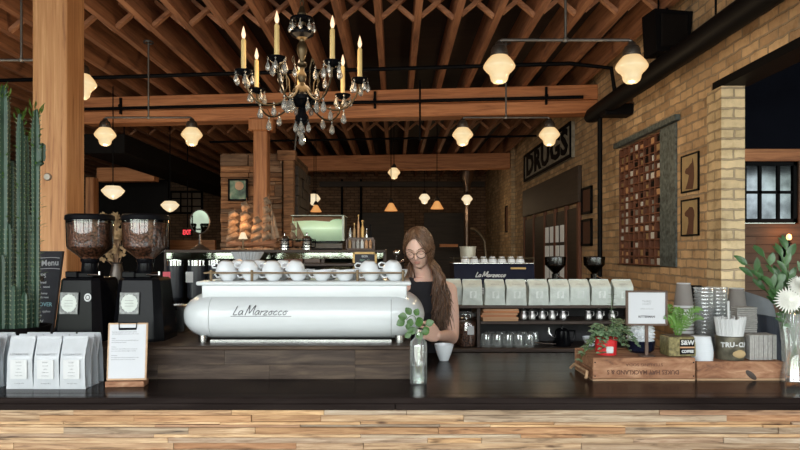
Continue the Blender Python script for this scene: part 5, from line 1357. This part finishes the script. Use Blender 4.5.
o = thing('side_cabinet', 'dark side cabinet under the dried flowers behind the grinders', 'cabinet', (-1.85, 4.55, 0))
MB().box(-.28, .0 + (lx0 + 1.85) - .47 + .0, -.2, .3, 0, 1.38, .005).build('cabinet_body', M_dark, o, smooth=0)
# mirror
D = 4.55; r = thing('round_mirror', 'oval tabletop mirror on a dark turned stand on the pass shelf', 'mirror', (X(200, D), D, 1.615), .19)
zm = Z(221.5, D) - 1.615
MB().lathe([(0, 0), (.062, 0), (.064, .006), (.04, .02), (.014, .04), (.008, .06), (.008, zm - .09), (.0, zm - .085)], n=24).build('mirror_stand', M_cap, r)
Rm = Matrix.Rotation(PI / 2 + .03, 4, 'X') @ Matrix.Diagonal((1, 1.26, 1, 1))
g = MB().lathe([(.062, .008), (.069, .004), (.069, -.006), (.062, -.010), (0, -.010)], M=Rm, n=40).build('mirror_rim', M_cap, r, loc=(0, 0, zm))
MB().lathe([(0, .0065), (.0625, .006), (.0625, .004)], M=Rm, n=40).build('mirror_glass', M_mirror, g)
# model ships
TS = 1.615
def ship(x, D, w, h, masts, seed, label, cat='model ship'):
    q = random.Random(seed); r = thing('model_ship', label, cat, (x, D, TS), 0)
    m = MB(); n = 14; hh = .055
    def hf(u, v):
        a = 2 * u - 1; b_ = PI * v; wd = .045 * (1 - abs(a) ** 3) ; return (a * w, -wd * math.cos(b_), .022 + hh * (.55 + .35 * a * a) * (1 - math.sin(b_)) )
    m.grid(hf, 20, 10)
    m.box(-w * .96, w * .96, -.035, .035, .045, .050)
    m.build('hull', M_crate, r, smooth=60)
    MB().box(-w, w, -.05, .05, 0, .012, .002).box(-w * .5, -w * .4, -.02, .02, .012, .03).box(w * .4, w * .5, -.02, .02, .012, .03).build('stand', M_drift, r, smooth=0)
    for (mx_, mh, nsail, sw) in masts:
        mo = MB().cyl((mx_, 0, .05), (mx_, 0, mh), .004, .0018, 8).build('mast', M_drift, r)
        z = .075; k = 0
        while k < nsail:
            sh = (mh - .09) / nsail; ww = sw * (1 - .45 * k / max(1, nsail)); tw = q.uniform(.2, .9)
            def sf(u, v, z=z, sh=sh, ww=ww, tw=tw, mx_=mx_): 
                xx = (u - .5) * ww * (1 - .45 * v); return (mx_ + xx * math.cos(tw) - .022 * v, -.012 - .03 * math.sin(PI * v) * (1 - (2 * u - 1) ** 2 * .6) + xx * math.sin(tw), z + sh * .78 * v + xx * .42)
            MB().grid(sf, 8, 6).build('sail', M_sail, r, smooth=80, fixn=False)
            MB().cyl(sf(0, 1), sf(1, 1), .002, n=6).build('yard', M_drift, mo)
            z += sh; k += 1
    # fore-and-aft sails at the bow
    lm = masts[-1]
    for j in range(2):
        x0_, x1_ = lm[0] + .015 + .02 * j, w * (1.05 + .12 * j); z1_ = lm[1] * (.85 - .22 * j)
        MB().grid(lambda u, v: (x0_ + (x1_ - x0_) * u * (1 - v) + .0, -.012 * math.sin(PI * u) - .006 * j, .07 + .02 * u + (z1_ - .07) * v), 6, 8).build('sail', M_sail, r, smooth=80, fixn=False)
    MB().cyl((w * .9, 0, .05), (w * 1.2, 0, .075), .003, .0015, 6).build('bowsprit', M_drift, r)
    m = MB()
    for i in range(len(masts)):
        mx_, mh = masts[i][:2]
        m.tube([(mx_, 0, mh * .97), (-w * .95, 0, .06)], .0008, 3).tube([(mx_, 0, mh * .97), (w * 1.15, 0, .07)], .0008, 3)
    m.build('rigging', M_drift, r)
    return r
ship(X(251, 4.62), 4.62, .175, .40, [(-.115, .30, 4, .11), (-.03, .37, 4, .10), (.055, .26, 3, .10), (.125, .40, 5, .085)], 1, 'large wooden model sailing ship with tan sails on the pass shelf')
ship(X(297, 4.64), 4.64, .05, .25, [(-.015, .22, 2, .05)], 5, 'small model ship with pointed tan sails beside the mint machine')
r = thing('shelf_lamp', 'small glowing white lamp among the sails of the large model ship', 'lamp', (X(243, 4.50), 4.50, TS))
MB().lathe([(0, 0), (.03, 0), (.03, .006), (.006, .01), (.006, .08)], n=16).build('lamp_base', M_brass, r)
MB().lathe([(.032, .075), (.014, .12), (0, .122)], n=20).build('lamp_shade', M_shade2, r)
point(r, (0, 0, .19), 2.0, .03, (1, .5, .2))
# french presses
for (px, lab) in ((284.5, 'steel french press beside the driftwood on the pass shelf'), (307, 'steel french press in front of the mint machine')):
    D = 4.5; r = thing('french_press', lab, 'french press', (X(px, D), D, TS))
    MB().lathe([(0, 0), (.034, 0), (.034, .012), (.033, .012), (.033, .075), (.035, .08), (0, .085)], n=24).build('press_beaker', M_steel, r)
    m = MB()
    for z in (.014, .035, .06): m.lathe([(.0335, z), (.0355, z), (.0355, z + .006), (.0335, z + .006)], n=24)
    m.build('frame_band', M_gblack, r)
    MB().lathe([(.035, .08), (.025, .095), (.005, .1), (.004, .112), (.009, .116), (0, .122)], n=20).build('press_lid', M_steel, r)
    MB().tube([(.034, 0, .07), (.058, 0, .068), (.058, 0, .02), (.034, 0, .015)], .005, 6).build('handle', M_gblack, r)
# mint machine
D = 4.72; x0_, x1_ = X(293, D), X(343, D); zt = Z(216.5, D) - TS; zb = Z(241, D) - TS
r = thing('mint_machine', 'retro mint green appliance with a curved front on the pass shelf', 'appliance', ((x0_ + x1_) / 2, D, TS)); w = (x1_ - x0_) / 2
m = MB(); m.grid(lambda u, v: (-w + 2 * w * u, -.02 - .05 * math.sin(PI * v) + .012 * math.sin(2 * PI * u + 1), zb + (zt - zb - .002) * v), 20, 16); m.build('mint_front', M_mint, r, smooth=80, fixn=False)
MB().box(-w, w + .015, -.015, .2, zb, zt, .004).build('machine_casing', M_dark, r, smooth=0)
MB().box(-w - .004, w + .02, -.085, .2, zt, zt + .006, .002).box(w - .0, w + .014, -.08, -.016, zb, zt).build('casing_trim', plain('pale_trim', (.32, .36, .30), .4), r, smooth=0)
MB().grid(lambda u, v: (-w + .004 + (2 * w - .008) * u, -.0225 - .05 * math.sin(PI * (.80 + .2 * v)) + .012 * math.sin(2 * PI * u + 1), zb + (zt - zb - .002) * (.80 + .03 * math.sin(5 * u) + (.2 - .03 * math.sin(5 * u)) * v)), 16, 5).build('painted_reflection', plain('brown_reflection', (.22, .12, .07), .35), r, smooth=80, fixn=False)  # brown reflection across the top of the mint front, painted as its own strip
MB().box(-w + .05, w - .03, -.02, .16, 0, zb).build('machine_base', M_gblack, r, smooth=0)
MB().prism([(-.09, .012), (-.07, .0), (.02, .0), (.02, zb - .01), (-.08, zb - .02)], -.08, w, 'yz').build('drip_trough', plain('dull_tray', (.09, .09, .088), .4, .5), r, smooth=0)
# bottle rack
D = 4.5; x0_, x1_ = X(346.5, D), X(375, D)
r = thing('bottle_rack', 'small two-step wooden rack of bottles at the end of the pass shelf', 'rack', ((x0_ + x1_) / 2, D, TS)); w = (x1_ - x0_) / 2
MB().box(-w, w, -.05, .05, 0, .01, .002).box(-w, -w + .008, -.05, .05, 0, .07).box(w - .008, w, -.05, .05, 0, .07).build('rack_tray', M_walnut, r, smooth=0)
MB().box(-w + .01, w - .01, .0, .05, .075, .085).box(-w + .01, w - .01, -.0, .004, .01, .075).build('rack_step', M_walnut, r, smooth=0)
cols = [('clear', M_plastic), ('tan', M_dry), ('orange', M_cork), ('amber', M_gold), ('pale', M_steel), ('dark', M_dark)]
for k in range(6):
    c_ = cols[k]; hh = [.075, .10, .16, .12, .07, .09][k]; rad = [.009, .009, .008, .013, .009, .009][k]
    b = thing('bottle', c_[0] + ' tall narrow bottle on the upper step of the bottle rack', 'bottle', (X(346.5, D) + .024 + k * .0285, D + .026, TS + .0865), 0, 'bottles on the rack')
    MB().lathe([(0, 0), (rad, 0), (rad, hh * .55), (rad * .4, hh * .7), (rad * .4, hh * .9)], n=14).build('bottle_body', c_[1], b)
    MB().lathe([(rad * .5, hh * .88), (rad * .7, hh * .9), (rad * .6, hh), (0, hh * 1.01)], n=12).build('stopper', M_gold if k in (1, 2, 3) else M_black, b)
for k in range(6):
    b = MB().lathe([(0, 0), (.011, 0), (.011, .045), (.005, .052), (.005, .06), (0, .06)], n=14).build('small_jar', [M_dry, M_gcup, M_kraft, M_lab, M_cork, M_cork][k], loc=(X(346.5, D) + .024 + k * .0285, D - .025, TS + .0105))
    tag(b, '%s little jar on the lower step of the bottle rack, %s from the left' % (['tan', 'taupe', 'grey', 'white', 'orange', 'orange'][k], onum[k]), 'jar', 'small jars on the rack')
# middle shelf: wooden boxes, paper filters
D = 4.47
for (pa, pb, mt, lab) in ((285.5, 303.5, M_redwood, 'reddish wooden box under the pass shelf'), (305, 321, M_walnut, 'dark brown wooden box under the pass shelf beside the reddish one')):
    w = (X(pb, D) - X(pa, D)) / 2; r = thing('wooden_box', lab, 'box', ((X(pa, D) + X(pb, D)) / 2, D, 1.526))
    MB().box(-w, w, -.05, .08, 0, .060, .003).build('box_body', mt, r, smooth=0); MB().lathe([(0, -.008), (.005, -.006), (.005, 0)], M=Matrix.Rotation(-PI / 2, 4, 'X'), n=10).build('knob', M_black, r, loc=(0, -.05, .03))
D = 4.31; x = X(247.5, D)
r = thing('filter_basket', 'white fluted paper coffee filters above the cups', 'filters', (x, D, 1.526))
for k in range(3): MB().lathe([(0, .002), (.066, .002), (.102, .068)], n=120, flute=(30, .04)).build('paper_filter', M_paper, r, smooth=60, loc=(0, 0, .0035 * k))
# bar sink / glassy box right
D = 4.40
r = thing('framed_menu', 'small gold-framed chalkboard menu behind the right cups', 'sign', (X(365, D), D - .03, 1.43)); w = .081; zt = Z(252, D) - 1.43
MB().box(-w, w, -.008, .008, 0, .014).box(-w, w, -.008, .008, zt - .014, zt).box(-w, -w + .014, -.008, .008, 0, zt).box(w - .014, w, -.008, .008, 0, zt).build('menu_frame', M_gold, r, smooth=0)
b = MB().box(-w + .012, w - .012, -.002, .003, .01, zt - .01).build('menu_board', M_slate, r, smooth=0)
M_gchalk = plain('green_chalk', (.32, .5, .38), .9)
for k, s in enumerate(('BEER', 'lager   six', 'stout   seven', 'cider   six', 'wine   nine')): text('chalk_line', s, .017 if k else .02, M_gchalk if k else M_chalk, b, (0, -.003, zt - .03 - .023 * k), ext=.0002)
o = MB().box(-.3, .12, -.04, .1, 0, .01).box(-.1, .1, .0, .02, -.398, .0).build('menu_ledge', M_dwood, smooth=0, loc=(X(365, D), D, 1.42)); tag(o, 'dark narrow ledge holding the gold-framed menu', 'ledge')
r = thing('glass_washer', 'steel and glass bar appliance left of the gold-framed menu', 'appliance', (X(335, 4.5), 4.50, 1.02))
MB().box(-.09, .12, -.04, .2, 0, .30, .008).build('casing', M_steel, r, smooth=0); MB().box(-.02, .11, -.048, -.041, .31 - .08, .31, .004).box(-.09, .12, -.04, .2, .3, .325, .003).build('panel', M_dark, r, smooth=0)
MB().box(-.09, .11, -.03, .18, .326, .48, .004).build('glass_hood', M_pane, r, smooth=0)
o = thing('steam_arm', 'chrome round knob on a slanted chrome arm left of the barista', 'tap', (X(391, 4.33), 4.33, 1.02))
MB().tube([(0, 0, 0), (0, 0, .46), (.02, 0, .50), (.09, -.02, .52)], .010, 10).build('tap_arm', M_chrome, o)
MB().ball((.038, -.02, .575), .024, u=20, v=12).cyl((.03, -.01, .51), (.038, -.02, .56), .006).build('knob', M_chrome, o)
# dried flowers
D = 4.4; r = thing('dried_flowers', 'bunch of dried tan flowers behind and between the two grinders', 'flowers', (X(117, D), D, 1.38))
MB().lathe([(0, 0), (.04, 0), (.05, .05), (.03, .14), (.035, .15), (.026, .15), (0, .02)], n=20).build('vase', M_cap, r)
m = MB(); st = MB(); rr = random.Random(17)
for i in range(42):
    a = rr.uniform(0, 2 * PI); q = rr.uniform(.2, 1); c_ = Vector((.085 * q * math.cos(a), .06 * q * math.sin(a) - .02, .17 + rr.uniform(0, .30)))
    st.tube([(0, 0, .1), c_ * .6 + Vector((0, 0, .05)), c_], .0016, 3, cap=False)
    for k in range(5): b_ = rr.uniform(0, 2 * PI); m.leaf(c_, (math.cos(b_), -.6, math.sin(b_)), rr.uniform(.025, .04), .022, up=(0, -1, 0), n=3, fold=.5)
st.build('stalks', M_drift, r, smooth=0, fixn=False); m.build('petals', M_dry, r, smooth=60, fixn=False)
# ================================================================ BARISTA
def vx(o_name, bmobj, mat, parent, voxel, smooth_it=6, label=None):
    """fuse overlapping volumes into one continuous skin"""
    me = bpy.data.meshes.new('t'); bmesh.ops.recalc_face_normals(bmobj.bm, faces=bmobj.bm.faces[:]); bmobj.bm.to_mesh(me); bmobj.bm.free()
    t = bpy.data.objects.new('t', me); C.objects.link(t)
    md = t.modifiers.new('r', 'REMESH'); md.mode = 'VOXEL'; md.voxel_size = voxel; md.use_smooth_shade = True
    sm = t.modifiers.new('s', 'SMOOTH'); sm.factor = .5; sm.iterations = smooth_it
    dg = bpy.context.evaluated_depsgraph_get(); dg.update()
    m2 = bpy.data.meshes.new_from_object(t.evaluated_get(dg)); bpy.data.objects.remove(t)
    for p in m2.polygons: p.use_smooth = True
    m2.materials.clear(); m2.materials.append(mat); m2.name = o_name
    o = bpy.data.objects.new(o_name, m2); C.objects.link(o); o.parent = parent
    if label: o['label'] = label
    return o
PX, PY = .150, 3.62
per = thing('person', 'person with long brown hair, glasses and black sleeveless top, head bowed, reaching over the bar', 'person', (PX, PY, 0))
def W(x, y, z): return Vector((x - PX, y - PY, z))
def limb(m, pts, rads, n=16, sub=4):
    P, R = [], []
    for i in range(len(pts) - 1):
        p0 = Vector(pts[max(i - 1, 0)]); p1 = Vector(pts[i]); p2 = Vector(pts[i + 1]); p3 = Vector(pts[min(i + 2, len(pts) - 1)])
        for k in range(sub):
            t = k / sub; P.append(.5 * ((2 * p1) + (p2 - p0) * t + (2 * p0 - 5 * p1 + 4 * p2 - p3) * t * t + (3 * p1 - p0 - 3 * p2 + p3) * t ** 3)); R.append(rads[i] * (1 - t) + rads[i + 1] * t)
    P.append(Vector(pts[-1])); R.append(rads[-1])
    m.tube(P, R, n); m.ball(P[0], R[0], u=12, v=8); m.ball(P[-1], R[-1], u=12, v=8)
shR, elR, wrR = W(.300, 3.60, 1.388), W(.305, 3.47, 1.150), W(.212, 3.245, 1.180)
shL, elL, wrL = W(.03, 3.51, 1.395), W(-.05, 3.58, 1.16), W(-.045, 3.47, 1.11)
hd = W(.127, 3.50, 1.622)
neck = W(.160, 3.585, 1.44)
def torso(m, k=1.0, z0=.86, z1=1.40):
    secs = [(.80, .160, .110, .02), (.90, .168, .114, .02), (1.0, .140, .098, .01), (1.09, .124, .088, .0), (1.19, .136, .100, -.01), (1.28, .150, .116, -.02), (1.355, .150, .104, -.01), (1.41, .132, .082, .0), (1.44, .085, .064, .0), (1.46, .052, .052, -.005)]
    rot = -.33; V = []
    for (z, rx, ry, off) in secs:
        if z < z0 - .001 or z > z1 + .001: continue
        cxx = .0 + .165 - PX + (z - .9) * .0; cyy = -.01 + off - (z - .9) * .05
        V.append([m.bm.verts.new((cxx + rx * k * math.cos(a) * math.cos(rot) - ry * k * math.sin(a) * math.sin(rot), cyy - rx * k * math.cos(a) * math.sin(rot) * -1 * -1 + ry * k * math.sin(a) * math.cos(rot), z)) for a in [2 * PI * j / 28 for j in range(28)]])
    for A, B in zip(V, V[1:]):
        for j in range(28): m.bm.faces.new((A[j], A[(j + 1) % 28], B[(j + 1) % 28], B[j]))
    m.bm.faces.new(V[-1]); m.bm.faces.new(list(reversed(V[0])))
# head: a shaped surface in head space (face looks to -y), then posed
def headpt(u, v):
    """u longitude 0..1 (0.5 = face front), v 0 chin-bottom .. 1 crown"""
    th = 2 * PI * (u - .5); ph = PI * (v - .5)
    cx_, sx_ = math.cos(th), math.sin(th); c = math.cos(ph); z = math.sin(ph)
    x = .072 * sx_ * c; y = -.092 * cx_ * c; zz = .112 * z
    f = max(0, cx_)
    if z < 0:     # jaw narrows, chin forward
        x *= 1 - .34 * (-z) ** 1.5; y *= 1 - (.10 if cx_ > 0 else .30) * (-z)
        y -= .014 * (-z) * f
    if cx_ < 0: y *= 1.05; zz += .0
    # features on the front
    X_, Z_ = x, zz
    def g(xc, zc_, sx, sz): return math.exp(-((X_ - xc) / sx) ** 2 - ((Z_ - zc_) / sz) ** 2) * (1 if cx_ > 0 else 0)
    y += .010 * (g(-.030, .005, .015, .011) + g(.030, .005, .015, .011))      # sockets
    y -= .005 * (g(-.028, .024, .02, .007) + g(.028, .024, .02, .007))        # brow ridge
    y -= .010 * g(0, .004, .007, .020) + .019 * g(0, -.022, .0095, .011) + .006 * (g(.011, -.028, .006, .006) + g(-.011, -.028, .006, .006))
    y -= .0065 * g(0, -.049, .019, .010); y += .004 * g(0, -.0495, .02, .0022); y += .004 * g(0, -.066, .02, .006); y -= .008 * g(0, -.083, .016, .012)
    y -= .004 * (g(.040, -.02, .016, .018) + g(-.040, -.02, .016, .018))
    return Vector((x, y, zz))
HM = Matrix.Translation(hd) @ Matrix.Rotation(math.radians(-14), 4, 'Z') @ Matrix.Rotation(math.radians(-4), 4, 'Y') @ Matrix.Rotation(math.radians(22), 4, 'X')
m = MB()
V = [[m.bm.verts.new(HM @ headpt(i / 64, j / 44)) for i in range(64)] for j in range(1, 44)]
for A, B in zip(V, V[1:]):
    for j in range(64): m.bm.faces.new((A[j], A[(j + 1) % 64], B[(j + 1) % 64], B[j]))
m.bm.faces.new(V[-1]); m.bm.faces.new(list(reversed(V[0])))
for s in (-1, 1):   # ears
    m.ball(HM @ Vector((s * .072, .012, -.004)), (.010, .018, .030), M=HM.to_3x3().to_4x4(), u=12, v=8)
limb(m, [W(.168, 3.60, 1.40), W(.160, 3.59, 1.46), HM @ Vector((0, .018, -.05))], [.055, .048, .050])
torso(m, 1.0, .80, 1.46)
limb(m, [W(.165, 3.60, 1.42), W(.24, 3.61, 1.405), shR], [.05, .046, .044])
limb(m, [W(.165, 3.59, 1.42), W(.09, 3.54, 1.405), shL], [.05, .046, .042])
limb(m, [shR, (shR + elR) / 2 + Vector((.006, 0, 0)), elR, elR + (wrR - elR) * .35, wrR], [.044, .040, .035, .035, .022])
limb(m, [shL, (shL + elL) / 2, elL, (elL + wrL) / 2, wrL], [.044, .04, .034, .033, .022])
# legs to the floor
for s, xx in ((-1, .09), (1, .24)):
    limb(m, [W(xx, 3.63, .88), W(xx, 3.62, .68), W(xx + .0, 3.61, .48), W(xx, 3.64, .30), W(xx, 3.65, .09)], [.092, .075, .055, .052, .036])
    limb(m, [W(xx, 3.66, .045), W(xx, 3.58, .04), W(xx, 3.47, .028)], [.04, .038, .026])
# hands: palm and five fingers each
def hand(m, wr, fwd, up, side, curl, s=1.0):
    fwd = fwd.normalized(); side = (side - fwd * side.dot(fwd)).normalized(); nrm = fwd.cross(side).normalized()
    if nrm.dot(up) < 0: nrm = -nrm
    for k in range(5):
        t = k / 4; c = wr + side * (t - .5) * .058 * s
        m.tube([wr + side * (t - .5) * .034, wr + fwd * .035 * s + side * (t - .5) * .055 * s, wr + fwd * .075 * s + side * (t - .5) * .062 * s], [.0135, .0145, .0105], 10)
        m.ball(wr + fwd * .078 * s + side * (t - .5) * .062 * s, .0105)
    L_ = [.072, .082, .076, .060]
    for k in range(4):
        t = k / 3; p = wr + fwd * .078 * s + side * (t - .5) * .070 * s; pts = [p]; a = .4 + .12 * k
        for j, fr_ in enumerate((.46, .31, .23)):
            d = fwd * math.cos(a) - nrm * math.sin(a); p = p + d * L_[k] * fr_; pts.append(p); a += curl
        m.tube(pts, [.0092, .0082, .0074, .0060], 10)
        for q, r_ in zip(pts[1:], (.0082, .0074, .0060)): m.ball(q, r_, u=10, v=6)
    p0 = wr + fwd * .02 - side * .026; p1 = wr + fwd * .045 - side * .048 - nrm * .018; p2 = wr + fwd * .072 - side * .044 - nrm * .034; p3 = wr + fwd * .092 - side * .03 - nrm * .042
    m.tube([p0, p1, p2, p3], [.015, .012, .0098, .0075], 10); m.ball(p3, .0075); m.ball(p1, .012); m.ball(p2, .0098)
hf = Vector((-.62, -.55, .35))
hand(m, wrR, hf, Vector((0, -.3, 1)), Vector((.25, .2, 1)) * -1, .95)
hand(m, wrL, Vector((.1, -.15, -1)), Vector((0, 1, 0)), Vector((-1, 0, 0)), .35)
body = vx('body', m, M_skin, per, .0036, 3)
# clothing
m = MB(); torso(m, 1.06, .90, 1.445)
limb(m, [W(.215, 3.57, 1.36), W(.232, 3.60, 1.432), W(.235, 3.64, 1.42)], [.034, .030, .03], sub=3)
limb(m, [W(.10, 3.51, 1.36), W(.080, 3.53, 1.432), W(.10, 3.59, 1.42)], [.034, .030, .03], sub=3)
vx('sleeveless_top', m, M_tank, per, .006, 4)
m = MB(); m.lathe([(.168, .86), (.18, .95)], n=8) if False else None
torso(m, 1.06, .80, 1.0)
for xx in (.09, .24): limb(m, [W(xx, 3.63, .90), W(xx, 3.62, .68), W(xx, 3.61, .48), W(xx, 3.64, .30), W(xx, 3.65, .12)], [.098, .082, .062, .058, .05])
vx('trousers', m, M_jean, per, .009, 4)
m = MB()
for xx in (.09, .24): limb(m, [W(xx, 3.66, .05), W(xx, 3.58, .045), W(xx, 3.46, .034)], [.048, .045, .034])
vx('shoes', m, M_gblack, per, .009, 3)
# face details
def fp(x, z, off=0.0):
    best = None
    u0, u1 = .25, .75
    v = .5; u = .5
    # search surface point with given x, z on the front
    for it in range(14):
        p = headpt(u, v); u += (x - p.x) * 1.6; v += (z - p.z) * 2.2
        u = min(.78, max(.22, u)); v = min(.98, max(.02, v))
    p = headpt(u, v); p.y -= off; return HM @ p
def stroke(pts, r, name, mat, off=.001, n=6):
    MB().tube([fp(x, z, off) for x, z in pts], r, n).build(name, mat, per)
for s in (-1, 1):
    stroke([(s * .014, .022), (s * .024, .027), (s * .036, .026), (s * .046, .019)], [.0012, .0022, .002, .0008], 'eyebrow', M_brow, .0005)
    MB().ball(fp(s * .030, .002, -.0045), (.0125, .0085, .0085), u=16, v=10).build('eyelid', M_skin, per)
    stroke([(s * .019, .000), (s * .025, -.0045), (s * .034, -.0050), (s * .042, -.000)], [.0007, .0013, .0013, .0006], 'eyelash', M_brow, .0060)
stroke([(-.021, -.0485), (-.012, -.0455), (-.004, -.0445), (0, -.0455), (.004, -.0445), (.012, -.0455), (.021, -.0485)], [.0006, .0022, .0028, .0026, .0028, .0022, .0006], 'upper_lip', M_lip, -.0005)
stroke([(-.019, -.0495), (-.010, -.0535), (0, -.055), (.010, -.0535), (.019, -.0495)], [.0006, .0028, .0036, .0028, .0006], 'lower_lip', M_lip, -.001)
# glasses
g = None
gm = MB()
for s in (-1, 1):
    c_ = HM @ Vector((s * .031, -.103, .000)); ux = HM.to_3x3() @ Vector((1, 0, 0)); uz = HM.to_3x3() @ Vector((0, 0, 1))
    gm.tube([c_ + ux * .0235 * math.cos(a) + uz * .0205 * math.sin(a) for a in [2 * PI * k / 24 for k in range(25)]], .0014, 6, cap=False)
    gm.tube([HM @ Vector((s * .0545, -.102, .004)), HM @ Vector((s * .074, -.085, .006)), HM @ Vector((s * .079, .0, .006))], .0014, 6)
gm.tube([HM @ Vector((-.008, -.104, .006)), HM @ Vector((0, -.106, .009)), HM @ Vector((.008, -.104, .006))], .0014, 6)
gm.build('glasses', M_gblack, per)
# hair: a close cap over the skull plus many long tapered locks
def scalp(u, v, k=1.06): p = headpt(u, v); return HM @ Vector((p.x * k, p.y * k if p.y > 0 else p.y * (k - .01), p.z * k))
hm = MB()
def capf(a, b_):   # a around, b from crown down; hairline rises over the face
    u = a; front = max(0, math.cos(2 * PI * (u - .5))); v_low = .20 + .53 * front ** .9
    v = .985 - (.985 - v_low) * b_
    return scalp(u, v, 1.07)
hm.grid(capf, 48, 16, closeu=True)
hm.build('hair_cap', M_hair, per, smooth=80, fixn=True)
rr = random.Random(77); locks = MB()
HR = HM.to_3x3()
def lock(u, v, side, endz, endx, endy, r0, wav, ph):
    """root at scalp (u,v), sweeps down its side and falls to world point"""
    p0 = scalp(u, v, 1.05)
    um = u; pts = [p0]
    vs_ = [v - (v - .30) * t for t in (.25, .5, .75, 1)]
    tgt = (.5 + .15 + .10 * abs(math.sin(ph))) if side > 0 else (.5 - .235)
    for i, vv in enumerate(vs_):
        t = (i + 1) / 4; uu = u + (tgt + (u - .5) * .25 * side * side - u) * t ** .7
        q = scalp(uu, vv, 1.10 + (.05 + (.07 if side > 0 else 0)) * t); pts.append(q)
    e = Vector((endx, endy, endz)); s = pts[-1]
    n = 14; jx = .022 * math.sin(ph * 7)
    for i in range(1, n + 1):
        t = i / n; q = s.lerp(e, t ** .9); q.z = s.z + (e.z - s.z) * t
        if side > 0: cc = Vector((.255 - PX + jx, 3.515 - PY + jx * .6, 1.505)); q = s * (1 - t) ** 2 + cc * 2 * t * (1 - t) + e * t * t
        amp = wav * t
        q += Vector((amp * math.sin(ph + t * 13), amp * .7 * math.cos(ph * 1.3 + t * 12), 0)); pts.append(q)
    N_ = len(pts); rad = [r0 * (.55 + .45 * min(1, i / 4)) * (1 if i < N_ - 6 else (N_ - i) / 6.5 + .05) for i in range(N_)]
    locks.tube(pts, rad, 6, flat=.5, cap=False)
ex, ez = .262 - PX, 1.22
for i in range(240):           # viewer's right: the heavy fall over the shoulder
    u = rr.uniform(.485, 1.0); hl = .22 + .53 * max(0, math.cos(2 * PI * (u - .5))) ** .9; v = rr.uniform(min(.95, max(.5, hl)), .975)
    tt = rr.random()
    z_ = rr.uniform(1.10, 1.34)
    lock(u, v, 1, z_, ex + rr.uniform(-.075, .055), -.13 + rr.uniform(-.045, .07), rr.uniform(.004, .008), rr.uniform(.008, .022), rr.uniform(0, 6))
for i in range(60):           # viewer's left: shorter visible, falls behind
    u = rr.uniform(.02, .47); hl = .22 + .53 * max(0, math.cos(2 * PI * (u - .5))) ** .9; v = rr.uniform(min(.95, max(.5, hl)), .97)
    lock(u, v, -1, rr.uniform(1.34, 1.5), .075 - PX + rr.uniform(-.02, .03), -.02 + rr.uniform(-.05, .06), rr.uniform(.004, .007), rr.uniform(.003, .008), rr.uniform(0, 6))
locks.build('hair_locks', M_hair, per, smooth=80, fixn=False)

# ================================================================ CAMERA, DAYLIGHT
cam = bpy.data.cameras.new('camera'); co_ = bpy.data.objects.new('camera', cam); C.objects.link(co_)
cam.sensor_width = 36; cam.lens = F * 36 / 800; cam.shift_x = 5 / 800; cam.shift_y = 27 / 800; cam.clip_start = .05; cam.clip_end = 200
co_.location = (0, 0, EYE); co_.rotation_euler = (PI / 2, 0, 0)
bpy.context.scene.camera = co_
w = bpy.data.worlds.new('daylight'); bpy.context.scene.world = w; w.use_nodes = True; nt = w.node_tree; bg = nt.nodes['Background']
tc = N(nt, 'ShaderNodeTexCoord'); sp = N(nt, 'ShaderNodeSeparateXYZ'); L(nt, tc.outputs['Generated'], sp.inputs[0])
nz = N(nt, 'ShaderNodeTexNoise'); nz.inputs['Scale'].default_value = 7; nz.inputs['Detail'].default_value = 6; L(nt, tc.outputs['Generated'], nz.inputs['Vector'])
ad = N(nt, 'ShaderNodeMath', operation='MULTIPLY_ADD'); ad.inputs[1].default_value = .5; L(nt, nz.outputs['Fac'], ad.inputs[0]); L(nt, sp.outputs[2], ad.inputs[2])
col = ramp(nt, ad.outputs[0], [(0.14, (.34, .34, .33)), (0.22, (.35, .38, .33)), (0.32, (.62, .70, .60)), (0.40, (.92, .96, 1.0)), (1, (.92, .96, 1.0))])
L(nt, col, bg.inputs['Color']); bg.inputs['Strength'].default_value = 12.0
sc = bpy.context.scene
sc.view_settings.view_transform = 'Standard'; sc.view_settings.look = 'None'; sc.view_settings.exposure = 0; sc.view_settings.gamma = 1; sc.view_settings.use_curve_mapping = False
sc.cycles.use_denoising = True; sc.cycles.max_bounces = 8; sc.cycles.diffuse_bounces = 4; sc.cycles.transparent_max_bounces = 24
sc.cycles.sample_clamp_indirect = 8; sc.cycles.use_light_tree = True
